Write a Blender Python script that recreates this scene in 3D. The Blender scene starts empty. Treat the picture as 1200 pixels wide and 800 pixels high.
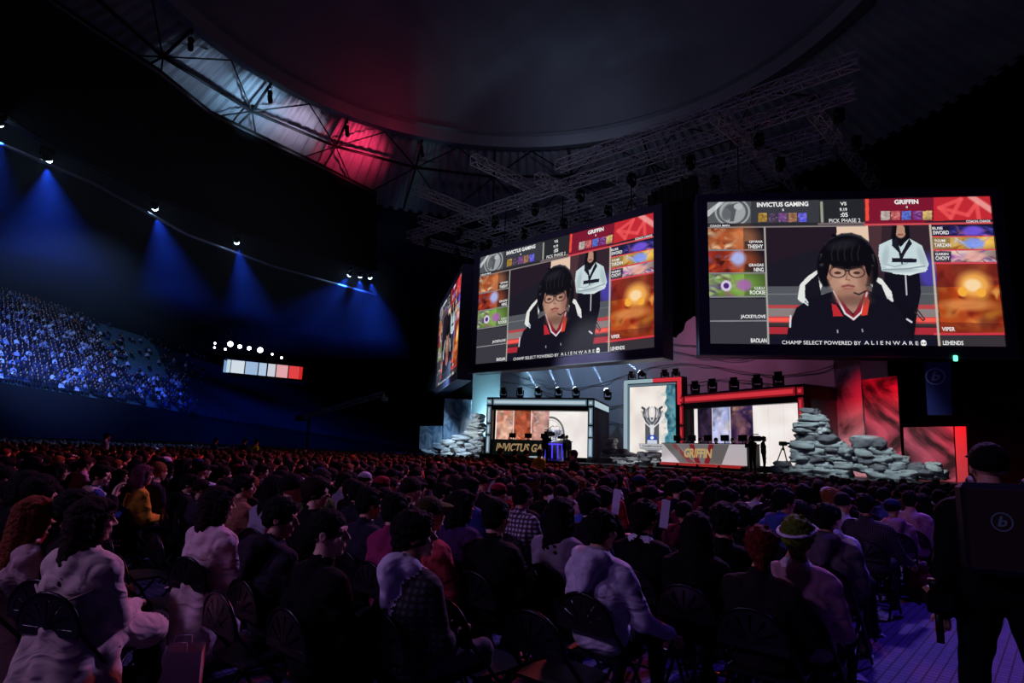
import bpy, math, random
import numpy as np
from mathutils import Vector, Matrix, noise
PI = math.pi
rnd = random.Random(11)
scn = bpy.context.scene
COL = scn.collection

# ------------------------------------------------------------------ camera frame and the two axes of the hall
FL, PITCH, ROLL, EYE = 710.1, .1759, .0356, 1.7
_F = np.array([0, math.cos(PITCH), math.sin(PITCH)]); _U = np.array([0, -math.sin(PITCH), math.cos(PITCH)]); _X = np.array([1., 0, 0])
_c, _s = math.cos(ROLL), math.sin(ROLL)
X2 = _c * _X + _s * _U; U2 = -_s * _X + _c * _U
CAM = np.array([0, 0, EYE])
YAW = -.738
UD = np.array([math.cos(YAW), math.sin(YAW), 0]); VD = np.array([-UD[1], UD[0], 0])   # along the stage front / towards the stage

def W(u, v, z=0.0): return UD * u + VD * v + np.array([0, 0, z])
def ray(x, y): return _F + (x - 600) / FL * X2 + (400 - y) / FL * U2
def onz(x, y, z): d = ray(x, y); return CAM + d * ((z - EYE) / d[2])
def onplane(x, y, P, n): d = ray(x, y); return CAM + d * (float((np.asarray(P) - CAM) @ n) / float(d @ n))
def toscreen(P):
    q = np.asarray(P) - CAM; d = float(q @ _F)
    return 600 + FL * float(q @ X2) / d, 400 - FL * float(q @ U2) / d, d

cam = bpy.data.cameras.new('camera'); cam.sensor_width = 36; cam.lens = FL / 1200 * 36; cam.clip_end = 500
co = bpy.data.objects.new('camera', cam); COL.objects.link(co)
M = Matrix([[X2[i], U2[i], -_F[i]] for i in range(3)]).to_4x4(); M.translation = Vector(CAM)
co.matrix_world = M; scn.camera = co
scn.view_settings.view_transform = 'Standard'; scn.view_settings.look = 'None'; scn.view_settings.gamma = 1
scn.view_settings.exposure = 0; scn.view_settings.use_curve_mapping = False
w = bpy.data.worlds.new('world'); scn.world = w; w.use_nodes = True
w.node_tree.nodes['Background'].inputs[0].default_value = (.002, .002, .006, 1)
w.node_tree.nodes['Background'].inputs[1].default_value = .3
scn.cycles.max_bounces = 4; scn.cycles.diffuse_bounces = 2; scn.cycles.glossy_bounces = 2; scn.cycles.volume_bounces = 0
scn.cycles.transparent_max_bounces = 12

# ------------------------------------------------------------------ colours and materials
def lin(c):
    if isinstance(c, str): c = tuple(int(c[i:i + 2], 16) / 255 for i in (0, 2, 4))
    return tuple(x / 12.92 if x <= .04045 else ((x + .055) / 1.055) ** 2.4 for x in c[:3])
MATS = {}
def mat(name, col, rough=.7, metal=0., var=.12, scale=8., bump=0., emit=None, es=1., coords='Object', spec=None):
    if name in MATS: return MATS[name]
    m = bpy.data.materials.new(name); m.use_nodes = True; nt = m.node_tree; b = nt.nodes['Principled BSDF']
    c = lin(col)
    b.inputs['Roughness'].default_value = rough; b.inputs['Metallic'].default_value = metal
    tc = nt.nodes.new('ShaderNodeTexCoord'); n = nt.nodes.new('ShaderNodeTexNoise'); n.inputs['Scale'].default_value = scale; n.inputs['Detail'].default_value = 3
    nt.links.new(tc.outputs[coords], n.inputs['Vector'])
    r = nt.nodes.new('ShaderNodeMix'); r.data_type = 'RGBA'
    r.inputs['A'].default_value = (*[x * (1 - var) for x in c], 1); r.inputs['B'].default_value = (*[min(1, x * (1 + var)) for x in c], 1)
    nt.links.new(n.outputs['Fac'], r.inputs['Factor']); nt.links.new(r.outputs['Result'], b.inputs['Base Color'])
    if bump:
        bp = nt.nodes.new('ShaderNodeBump'); bp.inputs['Strength'].default_value = bump; bp.inputs['Distance'].default_value = .02
        nt.links.new(n.outputs['Fac'], bp.inputs['Height']); nt.links.new(bp.outputs['Normal'], b.inputs['Normal'])
    if spec is not None: b.inputs['Specular IOR Level'].default_value = spec
    if emit:
        b.inputs['Emission Color'].default_value = (*lin(emit), 1); b.inputs['Emission Strength'].default_value = es
    MATS[name] = m
    return m
def attr_mat(name, emissive=0., rough=.8, sample=False):
    m = bpy.data.materials.new(name); m.use_nodes = True; nt = m.node_tree; b = nt.nodes['Principled BSDF']
    a = nt.nodes.new('ShaderNodeVertexColor'); a.layer_name = 'Col'
    b.inputs['Roughness'].default_value = rough
    if emissive:
        b.inputs['Base Color'].default_value = (.01, .01, .012, 1); b.inputs['Specular IOR Level'].default_value = .2
        nt.links.new(a.outputs['Color'], b.inputs['Emission Color']); b.inputs['Emission Strength'].default_value = emissive
        if not sample: m.cycles.emission_sampling = 'NONE'
    else: nt.links.new(a.outputs['Color'], b.inputs['Base Color'])
    return m
def glow(name, col, s=1., sample=True):
    m = mat(name, '050505', emit=col, es=s)
    if not sample: m.cycles.emission_sampling = 'NONE'
    return m

# ------------------------------------------------------------------ objects, tags
def tag(o, label=None, cat=None, group=None, kind=None):
    if label: o['label'] = label
    if cat: o['category'] = cat
    if group: o['group'] = group
    if kind: o['kind'] = kind
    return o
def empty(name, loc=(0, 0, 0), rz=0., parent=None):
    o = bpy.data.objects.new(name, None); o.empty_display_size = .1; COL.objects.link(o); o.location = Vector(loc); o.rotation_euler.z = rz
    if parent: o.parent = parent
    return o
def dup(o, parent=None):
    c = o.copy(); COL.objects.link(c); c.parent = parent
    for ch in o.children: dup(ch, c)
    return c
def link(name, me, mats=(), parent=None, loc=None, rz=None):
    o = bpy.data.objects.new(name, me); COL.objects.link(o)
    for m in mats: me.materials.append(m)
    if parent: o.parent = parent
    if loc is not None: o.location = Vector(loc)
    if rz is not None: o.rotation_euler.z = rz
    return o
def npmesh(name, V, Fc, mi=None, smooth=True, cols=None):
    """V (n,3); Fc (m,4) quads or (m,3)"""
    V = np.asarray(V, np.float32); Fc = np.asarray(Fc, np.int32); me = bpy.data.meshes.new(name); k = Fc.shape[1]
    me.vertices.add(len(V)); me.vertices.foreach_set('co', V.ravel())
    me.loops.add(Fc.size); me.loops.foreach_set('vertex_index', Fc.ravel())
    me.polygons.add(len(Fc)); me.polygons.foreach_set('loop_start', np.arange(0, Fc.size, k, dtype=np.int32))
    if mi is not None: me.polygons.foreach_set('material_index', np.asarray(mi, np.int32))
    me.polygons.foreach_set('use_smooth', np.full(len(Fc), smooth))
    me.update(calc_edges=True)
    if cols is not None:
        a = me.color_attributes.new('Col', 'FLOAT_COLOR', 'POINT'); c = np.ones((len(V), 4), np.float32); c[:, :3] = cols; a.data.foreach_set('color', c.ravel())
    return me

class MB:
    """collects boxes, bars, tubes and prisms into one mesh"""
    def __init__(s): s.v = []; s.f = []; s.m = []; s.cm = 0; s.sm = []
    def add(s, vs, fs, smooth=False):
        b = len(s.v); s.v += [tuple(map(float, v)) for v in vs]
        for f in fs: s.f.append(tuple(b + i for i in f)); s.m.append(s.cm); s.sm.append(smooth)
        return s
    def box(s, c, size, R=None, bev=0.):
        hx, hy, hz = (x / 2 for x in size); P = []
        if bev:
            e = min(bev, hx * .9, hy * .9, hz * .9)
            for sz, ins in ((-1, e), (-1, 0), (1, 0), (1, e)):
                z = sz * (hz if ins else hz - e)
                for sx, sy in ((-1, -1), (1, -1), (1, 1), (-1, 1)): P.append((sx * (hx - ins), sy * (hy - ins), z))
            fs = [(3, 2, 1, 0), (12, 13, 14, 15)] + [(4 * k + i, 4 * k + (i + 1) % 4, 4 * k + 4 + (i + 1) % 4, 4 * k + 4 + i) for k in range(3) for i in range(4)]
        else:
            P = [(sx * hx, sy * hy, sz * hz) for sz in (-1, 1) for sx, sy in ((-1, -1), (1, -1), (1, 1), (-1, 1))]
            fs = [(3, 2, 1, 0), (4, 5, 6, 7)] + [(i, (i + 1) % 4, 4 + (i + 1) % 4, 4 + i) for i in range(4)]
        if R is not None: P = [tuple(np.asarray(R) @ np.array(p)) for p in P]
        return s.add([(p[0] + c[0], p[1] + c[1], p[2] + c[2]) for p in P], fs)
    def bar(s, a, b, r, n=6, r2=None, flat=None):
        a = Vector(a); b = Vector(b); d = b - a
        if d.length < 1e-6: return s
        q = d.to_track_quat('Z', 'Y'); r2 = r if r2 is None else r2; P = []
        for p, rr in ((a, r), (b, r2)):
            for i in range(n):
                t = 2 * PI * (i + .5) / n; P.append(p + q @ Vector((rr * math.cos(t), rr * math.sin(t) * (flat or 1), 0)))
        return s.add(P, [(i, (i + 1) % n, n + (i + 1) % n, n + i) for i in range(n)] + [tuple(range(n))[::-1], tuple(range(n, 2 * n))], n > 5)
    def tube(s, pts, r, n=8, closed=False, flat=1.):
        pts = [Vector(p) for p in pts]; L = len(pts); P = []; ref = Vector((0, 0, 1)); prev = None
        for i, p in enumerate(pts):
            t = (pts[(i + 1) % L] - pts[i - 1]) if closed or 0 < i < L - 1 else (pts[1] - pts[0] if i == 0 else pts[-1] - pts[-2])
            t.normalize()
            if prev is None: a = t.orthogonal().normalized()
            else: a = (prev - t * prev.dot(t)).normalized()
            prev = a; b = t.cross(a)
            rr = r[i] if isinstance(r, (list, tuple)) else r
            for k in range(n):
                an = 2 * PI * k / n; P.append(p + a * (rr * math.cos(an)) + b * (rr * math.sin(an) * flat))
        fs = [(i * n + k, i * n + (k + 1) % n, (i + 1) % L * n + (k + 1) % n, (i + 1) % L * n + k) for i in range(L if closed else L - 1) for k in range(n)]
        if not closed: fs += [tuple(range(n))[::-1], tuple(range((L - 1) * n, L * n))]
        return s.add(P, fs, True)
    def lathe(s, prof, c=(0, 0, 0), n=20, cap=True):
        P = [(c[0] + r * math.cos(2 * PI * k / n), c[1] + r * math.sin(2 * PI * k / n), c[2] + z) for r, z in prof for k in range(n)]
        fs = [(i * n + k, i * n + (k + 1) % n, (i + 1) * n + (k + 1) % n, (i + 1) * n + k) for i in range(len(prof) - 1) for k in range(n)]
        if cap: fs += [tuple(range(n))[::-1], tuple(range((len(prof) - 1) * n, len(prof) * n))]
        return s.add(P, fs, True)
    def prism(s, poly, ex):
        """poly: 3-D outline, ex: extrusion vector"""
        n = len(poly); P = [Vector(p) for p in poly]; P += [p + Vector(ex) for p in P]
        return s.add(P, [tuple(range(n))[::-1], tuple(range(n, 2 * n))] + [(i, (i + 1) % n, n + (i + 1) % n, n + i) for i in range(n)])
    def grid(s, fn, nu, nv, smooth=True):
        P = [fn(i / nu, j / nv) for j in range(nv + 1) for i in range(nu + 1)]
        return s.add(P, [(j * (nu + 1) + i, j * (nu + 1) + i + 1, (j + 1) * (nu + 1) + i + 1, (j + 1) * (nu + 1) + i) for j in range(nv) for i in range(nu)], smooth)
    def mesh(s, name):
        me = bpy.data.meshes.new(name); me.from_pydata(s.v, [], s.f)
        me.polygons.foreach_set('material_index', s.m); me.polygons.foreach_set('use_smooth', s.sm); me.update()
        return me
    def obj(s, name, mats, parent=None, loc=None, rz=None):
        return link(name, s.mesh(name), mats if isinstance(mats, (list, tuple)) else [mats], parent, loc, rz)

# lettering: returns vertices (x right, y up, normalised so that the line is `w` wide and `h` high, centred) and faces
_TX = {}
def text_geo(t, w, h, bold=.0, shear=0.):
    k = (t, bold, shear)
    if k not in _TX:
        c = bpy.data.curves.new('lettering', 'FONT'); c.body = t; c.offset = bold; c.shear = shear; c.resolution_u = 3
        o = bpy.data.objects.new('lettering', c); COL.objects.link(o); bpy.context.view_layer.update()
        me = o.to_mesh(); V = np.array([v.co[:2] for v in me.vertices]); Fs = [tuple(p.vertices) for p in me.polygons]
        o.to_mesh_clear(); bpy.data.objects.remove(o); bpy.data.curves.remove(c)
        lo, hi = V.min(0), V.max(0); _TX[k] = ((V - (lo + hi) / 2) / (hi - lo), Fs)
    V, Fs = _TX[k]
    return V * np.array([w, h]), Fs
def put_text(mb, t, w, h, fn, bold=0., shear=0.):
    V, Fs = text_geo(t, w, h, bold, shear); mb.add([fn(x, y) for x, y in V], Fs)

# materials used all over
BLACKM = mat('black painted metal', '0c0c0e', .45, .6, .2, 20)
DRAPE = mat('black stage drape', '050506', .95, 0, .3, 3, .2)
# ------------------------------------------------------------------ bodies: smooth-blended solids turned into one skin
def surfnets(D, org, h, Lb):
    s = D < 0; n = D.shape
    C = np.zeros((n[0] - 1, n[1] - 1, n[2] - 1), np.int8)
    for i in (0, 1):
        for j in (0, 1):
            for k in (0, 1): C += s[i:n[0] - 1 + i, j:n[1] - 1 + j, k:n[2] - 1 + k]
    act = (C > 0) & (C < 8); idx = -np.ones(C.shape, np.int64); A = np.argwhere(act); idx[act] = np.arange(len(A))
    acc = np.zeros((len(A), 3)); cnt = np.zeros(len(A)); cr = [(i, j, k) for i in (0, 1) for j in (0, 1) for k in (0, 1)]
    for a in cr:
        for ax in range(3):
            if a[ax]: continue
            b = list(a); b[ax] = 1
            da = D[A[:, 0] + a[0], A[:, 1] + a[1], A[:, 2] + a[2]]; db = D[A[:, 0] + b[0], A[:, 1] + b[1], A[:, 2] + b[2]]
            m = (da < 0) != (db < 0); t = np.where(m, da / np.where(m, da - db, 1), 0)
            p = np.tile(np.array(a, float), (len(A), 1)); p[:, ax] = t
            acc += p * m[:, None]; cnt += m
    V = (A + acc / cnt[:, None]) * h + org; Q = []
    for ax in range(3):
        o1, o2 = [(1, 2), (2, 0), (0, 1)][ax]
        sl0 = [slice(None)] * 3; sl1 = [slice(None)] * 3; sl0[ax] = slice(0, -1); sl1[ax] = slice(1, None)
        x = s[tuple(sl0)] != s[tuple(sl1)]; E = np.argwhere(x)
        E = E[(E[:, o1] > 0) & (E[:, o2] > 0) & (E[:, o1] < n[o1] - 1) & (E[:, o2] < n[o2] - 1)]
        if not len(E): continue
        ins = s[E[:, 0], E[:, 1], E[:, 2]]; q = []
        for d1, d2 in ((0, 0), (-1, 0), (-1, -1), (0, -1)):
            c = E.copy(); c[:, o1] += d1; c[:, o2] += d2; q.append(idx[c[:, 0], c[:, 1], c[:, 2]])
        q = np.stack(q, 1); q[~ins] = q[~ins][:, ::-1]; Q.append(q)
    Q = np.concatenate(Q); lv = Lb[tuple(A.T)]
    return V, Q, lv[Q[:, 0]]
def solid(prims, h, k=.03, wob=0., seed=0):
    """prims: (kind, label, ...): 'c' round cone a b ra rb | 'e' ellipsoid c r [R] | sign '-' cuts"""
    lo = np.full(3, 1e9); hi = -lo
    for q in prims:
        if q[0] == 'c': lo = np.minimum(lo, np.minimum(q[2], q[3]) - max(q[4], q[5])); hi = np.maximum(hi, np.maximum(q[2], q[3]) + max(q[4], q[5]))
        elif q[0] == 'e': lo = np.minimum(lo, np.array(q[2]) - max(q[3])); hi = np.maximum(hi, np.array(q[2]) + max(q[3]))
    mg = 2.5 * h + wob; lo -= mg; hi += mg; n = np.ceil((hi - lo) / h).astype(int) + 1
    ax = [lo[i] + h * np.arange(n[i]) for i in range(3)]
    D = np.full(n, 1.); Lb = np.zeros(n, np.int8); best = np.full(n, 9.)
    for q in prims:
        cut = q[0][0] == '-'; kd = q[0][-1]
        if kd == 'c': a, b, ra, rb = np.array(q[2], float), np.array(q[3], float), q[4], q[5]; l2 = np.minimum(a, b) - max(ra, rb); h2 = np.maximum(a, b) + max(ra, rb)
        else: c, r = np.array(q[2], float), np.array(q[3], float); l2 = c - r.max(); h2 = c + r.max()
        m2 = k + 3 * h
        i0 = np.clip(np.floor((l2 - m2 - lo) / h).astype(int), 0, n); i1 = np.clip(np.ceil((h2 + m2 - lo) / h).astype(int) + 1, 0, n)
        if (i1 <= i0).any(): continue
        sl = tuple(slice(i0[i], i1[i]) for i in range(3))
        P = np.stack(np.meshgrid(*[ax[i][sl[i]] for i in range(3)], indexing='ij'), -1)
        if kd == 'c':
            pa = P - a; ba = b - a; t = np.clip((pa @ ba) / max(ba @ ba, 1e-9), 0, 1); d = np.linalg.norm(pa - t[..., None] * ba, axis=-1) - (ra + (rb - ra) * t)
        else:
            pp = P - c
            if len(q) > 4: pp = pp @ np.array(q[4])
            k0 = np.linalg.norm(pp / r, axis=-1); k1 = np.linalg.norm(pp / (r * r), axis=-1); d = k0 * (k0 - 1) / np.maximum(k1, 1e-6)
        O = D[sl]
        if cut:
            kk = .006; hh = np.maximum(kk - np.abs(O + d), 0) / kk; D[sl] = np.maximum(O, -d) + hh * hh * kk / 4
        else:
            kk = k; hh = np.maximum(kk - np.abs(O - d), 0) / kk; D[sl] = np.minimum(O, d) - hh * hh * kk / 4
            bt = d < best[sl]; best[sl] = np.where(bt, d, best[sl]); Lb[sl] = np.where(bt, q[1], Lb[sl])
    if wob:
        g = np.meshgrid(*ax, indexing='ij', sparse=True); r_ = random.Random(seed)
        ph = [r_.uniform(0, 6) for _ in range(6)]
        ff_ = 3.2 if hi[2] - lo[2] < .62 and wob < .02 and hi[0] - lo[0] < .42 else 1.
        g = [q * ff_ for q in g]
        wv = np.sin(g[0] * 21 + ph[0] + 2.2 * np.sin(g[2] * 14 + ph[1])) * np.sin(g[2] * 26 + ph[2] + 2 * np.sin(g[1] * 17 + ph[3])) + .6 * np.sin(g[2] * 43 + g[0] * 23 + ph[4])
        D = D + wob * .5 * wv
    D[0], D[-1], D[:, 0], D[:, -1], D[:, :, 0], D[:, :, -1] = (1,) * 6
    return surfnets(D, lo, h, Lb)
def joinm(L):
    Vs, Qs, Ls, b = [], [], [], 0
    for V, Q, l in L: Vs.append(V); Qs.append(Q + b); Ls.append(l); b += len(V)
    return np.concatenate(Vs), np.concatenate(Qs), np.concatenate(Ls)
def rot(yaw=0, pitch=0, roll=0):
    return np.array(Matrix.Rotation(yaw, 3, 'Z') @ Matrix.Rotation(pitch, 3, 'X') @ Matrix.Rotation(roll, 3, 'Y'))
SKIN, TOP, PANTS, SHOE, LIP, EYE_, TRIM = 0, 1, 2, 3, 4, 5, 6
def head_prims(face=True):
    p = [('e', SKIN, (0, -.015, .03), (.074, .094, .086)), ('e', SKIN, (0, .018, -.035), (.057, .068, .078)), ('e', SKIN, (0, .058, -.096), (.024, .022, .018))]
    if face:
        p += [('c', SKIN, (0, .088, .012), (0, .106, -.022), .007, .0115), ('c', SKIN, (-.014, .093, -.027), (.014, .093, -.027), .007, .007),
              ('c', SKIN, (-.042, .07, .03), (.042, .07, .03), .012, .012), ('e', SKIN, (-.038, .062, -.028), (.022, .018, .02)), ('e', SKIN, (.038, .062, -.028), (.022, .018, .02))]
        for s in (-1, 1):
            p += [('-e', SKIN, (s * .031, .086, .006), (.015, .012, .009)), ('e', EYE_, (s * .031, .07, .006), (.012, .012, .009)),
                  ('e', SKIN, (s * .077, -.008, -.008), (.010, .021, .032)), ('-e', SKIN, (s * .087, -.004, -.006), (.006, .011, .017))]
        p += [('c', LIP, (-.018, .079, -.058), (.018, .079, -.058), .0065, .0065), ('c', LIP, (-.014, .08, -.067), (.014, .08, -.067), .0065, .0065)]
    else: p += [('e', SKIN, (0, .09, -.012), (.014, .022, .022))]
    return p
def hair_prims(st):
    """st: short, fade, bob, long, pony, curly, cap, beanie, bun, bald"""
    t = {'short': .016, 'fade': .012, 'bob': .02, 'long': .019, 'pony': .014, 'curly': .036, 'cap': .014, 'beanie': .02, 'bun': .014, 'shaggy': .026}.get(st, .014)
    p = [('e', 0, (0, -.02, .036), (.074 + t, .094 + t, .084 + t))]
    if st in ('short', 'fade', 'curly', 'shaggy'):
        p += [('e', 0, (0, -.062, -.02), (.06 + t * .6, .046 + t * .6, .06))]
        if st != 'fade': p += [('c', 0, (-.04, .07, .085), (.045, .07, .08), .022, .02)]
        if st == 'shaggy': p += [('c', 0, (-.06, .05, .05), (-.07, .02, 0), .02, .012), ('c', 0, (.06, .05, .05), (.07, .02, 0), .02, .012), ('c', 0, (0, -.085, -.03), (0, -.08, -.09), .05, .035)]
    if st in ('bob', 'long'):
        L = -.15 if st == 'bob' else -.33
        for s in (-1, 1):
            p += [('c', 0, (s * .07, .03, .03), (s * .082, .01, -.1), .026, .03), ('c', 0, (s * .075, -.04, .02), (s * .09, -.05, L * .8), .034, .03 if st == 'bob' else .045)]
        p += [('c', 0, (0, -.08, .03), (0, -.095, L), .07, .06), ('c', 0, (-.05, .068, .08), (.05, .068, .08), .02, .02)]
        p += [('c', 0, (-.04, -.08, 0), (-.055, -.1, L * .95), .05, .045), ('c', 0, (.04, -.08, 0), (.055, -.1, L * .95), .05, .045)]
    if st == 'pony': p += [('c', 0, (0, -.11, .05), (0, -.15, -.02), .03, .04), ('c', 0, (0, -.15, -.02), (0, -.13, -.2), .04, .018)]
    if st == 'bun': p += [('e', 0, (0, -.1, .1), (.05, .05, .045))]
    if st == 'cap': p += [('c', 1, (0, .08, .062), (0, .15, .05), .03, .02), ('e', 1, (0, .11, .055), (.07, .07, .012))]
    if st == 'beanie': p += [('e', 1, (0, -.02, .075), (.094, .11, .07)), ('c', 1, (-.06, .04, .04), (.06, .04, .04), .03, .03)]
    cuts = [('-e', 0, (0, .135, -.04), (.085, .085, .115))] if st not in ('bob', 'long') else [('-e', 0, (0, .135, -.05), (.068, .085, .12))]
    if st in ('cap', 'beanie'): cuts = [('-e', 0, (0, .06, -.09), (.13, .2, .115))]
    if st == 'fade': cuts += [('-e', 0, (0, -.02, -.09), (.12, .16, .08))]
    if st in ('short', 'shaggy', 'curly'): cuts += [('-e', 0, (s * .1, .02, -.03), (.04, .035, .04)) for s in (-1, 1)]
    return p + cuts
_HD = {}
def head_parts(hd, st, face=True):
    k = (round(hd, 4), st, face)
    if k not in _HD:
        a = solid(head_prims(face), hd, .012)
        b = None if st == 'bald' else solid(hair_prims(st), hd * 1.1, (.012 if st in ('shaggy', 'curly') else .02), {'shaggy': .014, 'curly': .014, 'cap': 0, 'beanie': 0, 'fade': .003}.get(st, .009), len(st))
        _HD[k] = (a, b)
    return _HD[k]
def hand(side, curl, h):
    """wrist at origin, fingers along +Y, palm towards -Z, thumb towards +X*side"""
    p = [('c', SKIN, (-.016, 0, 0), (-.022, .08, 0), .015, .013), ('c', SKIN, (.014, 0, 0), (.02, .082, 0), .016, .013), ('c', SKIN, (0, -.02, 0), (0, .08, 0), .02, .013)]
    for i, (x, L) in enumerate(((.03, .07), (.011, .078), (-.009, .072), (-.028, .056))):
        a = np.array([x * side, .082 - abs(i - 1) * .004, 0]); an = 0
        for j, f_ in enumerate((.45, .3, .25)):
            an += curl * (.6 if j == 0 else .9); b = a + np.array([0, math.cos(an), -math.sin(an)]) * L * f_; p.append(('c', SKIN, tuple(a), tuple(b), .0092 - .0008 * j, .0085 - .0008 * j)); a = b
    p += [('c', SKIN, (side * .02, .015, -.004), (side * .045, .045, -.014), .014, .011), ('c', SKIN, (side * .045, .045, -.014), (side * .048, .078, -.026 - .01 * curl), .0105, .008)]
    return solid(p, h, .008)
def person_geo(hb=.014, hd=.007, stand=False, lean=0., twist=0., hy=0., hp=0., hr=0., arms='lap', hair='short', top='plain', build=1., face=True, hands=True, legs=True, coat=False, seed=0, wob=.011, crossed=False):
    """one person facing +Y; feet on z = 0; seat at .46. Returns body (V, Q, labels) and hair (V, Q, labels)."""
    if stand: hipz, pel, ch, nk = .93, np.array([0, 0, .98]), np.array([0, -.01 + lean * .3, 1.25]), np.array([0, lean * .5, 1.44])
    else: hipz, pel, ch, nk = .54, np.array([0, -.03, .56]), np.array([0, -.07 + lean * .25, .82]), np.array([0, -.05 + lean * .5, 1.03])
    b = build; R = rot(twist); tb = lambda x, y, z: R @ np.array([x, 0, 0]) + np.array([0, y, z]); P = []
    for s in (-1, 1):
        P += [('c', TOP, tb(s * .075 * b, pel[1], pel[2]), tb(s * .085 * b, ch[1], ch[2]), .115 * b, .118 * b), ('c', TOP, tb(s * .085 * b, ch[1], ch[2]), tb(s * .12 * b, nk[1] - .01, nk[2] - .075), .118 * b, .085)]
    P += [('c', TOP, tb(0, nk[1] - .03, nk[2] - .05), tb(-.165 * b, nk[1] - .01, nk[2] - .085), .07, .064), ('c', TOP, tb(0, nk[1] - .03, nk[2] - .05), tb(.165 * b, nk[1] - .01, nk[2] - .085), .07, .064), ('c', TOP, tb(0, pel[1] - .02, pel[2]), tb(0, nk[1] - .045, nk[2] - .1), .115 * b, .085), ('c', TOP, tb(0, nk[1] - .02, nk[2] - .04), tb(0, nk[1], nk[2] + .015), .085, .062)]
    hc = nk + np.array([0, .035 + lean * .08, .165])
    P += [('c', SKIN, nk, hc + np.array([0, -.012, -.03]), .056, .054)]
    sh = [tb(s * .185 * b, nk[1] - .005, nk[2] - .095) for s in (-1, 1)]; hn = []
    for i, s in enumerate((-1, 1)):
        S = sh[i]; z0 = nk[2] - 1.03
        mode = arms if isinstance(arms, str) else arms[i]
        if stand and mode == 'lap': E_, Wr = S + np.array([s * .05, -.02, -.3]), S + np.array([s * .06, .05, -.54])
        elif mode == 'lap': E_, Wr = S + np.array([s * .05, .07, -.27]), np.array([s * .07, .3, .66 + z0 * .3])
        elif mode == 'phone': E_, Wr = S + np.array([s * .04, .12, -.25]), S + np.array([-s * .09, .32, -.16])
        elif mode == 'raise': E_, Wr = S + np.array([s * .1, .12, .12]), S + np.array([-s * .02, .2, .34])
        elif mode == 'head': E_, Wr = S + np.array([s * .14, .1, .07]), S + np.array([-s * .0, .03, .26])
        elif mode == 'fwd': E_, Wr = S + np.array([s * .05, .16, -.22]), S + np.array([s * .03, .42, -.2])
        elif mode == 'out': E_, Wr = S + np.array([s * .1, .08, -.26]), S + np.array([s * .16, .3, -.36])
        elif mode == 'cross': E_, Wr = S + np.array([s * .06, .1, -.25]), S + np.array([-s * .2, .22, -.2])
        elif mode == 'cam': E_, Wr = S + np.array([s * .06, .16, -.14]), S + np.array([-s * .06, .3, .06])
        P += [('c', TOP, S, E_, .072 * b, .06), ('c', TOP, E_, E_ + (Wr - E_) * .92, .057, .044), ('c', SKIN, E_ + (Wr - E_) * .8, Wr, .028, .025)]
        hn.append((s, E_, Wr, mode))
    if top == 'hood': P += [('c', TOP, tb(-.09, nk[1] - .1, nk[2] + .015), tb(.09, nk[1] - .1, nk[2] + .015), .052, .052), ('c', TOP, tb(-.05, nk[1] - .15, nk[2] - .01), tb(0, nk[1] - .185, nk[2] - .17), .06, .03), ('c', TOP, tb(.05, nk[1] - .15, nk[2] - .01), tb(0, nk[1] - .185, nk[2] - .17), .06, .03), ('c', TOP, tb(-.085, nk[1] - .07, nk[2]), tb(-.06, nk[1] + .05, nk[2] - .02), .035, .022), ('c', TOP, tb(.085, nk[1] - .07, nk[2]), tb(.06, nk[1] + .05, nk[2] - .02), .035, .022)]
    if top == 'whitehood': P += [('c', TRIM, tb(-.09, nk[1] - .07, nk[2] + .02), tb(.09, nk[1] - .07, nk[2] + .02), .05, .05), ('c', TRIM, tb(0, nk[1] - .12, nk[2] + .0), tb(0, nk[1] - .15, nk[2] - .18), .085, .025), ('c', TRIM, tb(-.09, nk[1] - .06, nk[2] + .01), tb(-.06, nk[1] + .07, nk[2] - .02), .035, .02), ('c', TRIM, tb(.09, nk[1] - .06, nk[2] + .01), tb(.06, nk[1] + .07, nk[2] - .02), .035, .02)]
    if top == 'collar': P += [('c', TRIM, tb(-.06, nk[1] - .05, nk[2] + .0), tb(.06, nk[1] - .05, nk[2] + .0), .028, .028), ('c', TRIM, tb(-.06, nk[1] - .05, nk[2]), tb(-.05, nk[1] + .05, nk[2] - .02), .028, .018), ('c', TRIM, tb(.06, nk[1] - .05, nk[2]), tb(.05, nk[1] + .05, nk[2] - .02), .028, .018)]
    if top == 'fleece': P += [('c', TRIM, tb(-.1, nk[1] - .07, nk[2] - .005), tb(.1, nk[1] - .07, nk[2] - .005), .04, .04), ('c', TRIM, tb(-.1, nk[1] - .07, nk[2]), tb(-.06, nk[1] + .08, nk[2] - .06), .04, .025), ('c', TRIM, tb(.1, nk[1] - .07, nk[2]), tb(.06, nk[1] + .08, nk[2] - .06), .04, .025)]
    if coat and not stand:
        for s in (-1, 1): P += [('c', TOP, (s * .1, -.1, .6), (s * .14, -.17, .2), .12, .13), ('c', TOP, (s * .13, .02, .55), (s * .2, .0, .2), .1, .11), ('c', TOP, (s * .12, .1, .56), (s * .16, .34, .5), .115, .1)]
        P += [('c', TOP, (0, -.12, .6), (0, -.2, .2), .12, .1)]
    if legs:
        for s in (-1, 1):
            if stand: Hp, Kn, An = np.array([s * .095, 0, .93]), np.array([s * (.12 if not crossed else .16), .02, .5]), np.array([s * (.14 if not crossed else .2), -.01, .09])
            else: Hp, Kn, An = np.array([s * .09, -.02, .545]), np.array([s * .13, .42, .53]), np.array([s * .13, .42 + (.06 if s > 0 else -.04), .09])
            P += [('c', PANTS, Hp, Kn, .1 * b, .066), ('c', PANTS, Kn, An + np.array([0, 0, .02]), .062, .042), ('c', SHOE, An + np.array([0, -.035, -.045]), An + np.array([0, .13, -.052]), .042, .034), ('c', SHOE, An + np.array([0, 0, -.01]), An + np.array([0, .03, -.04]), .045, .045)]
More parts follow.
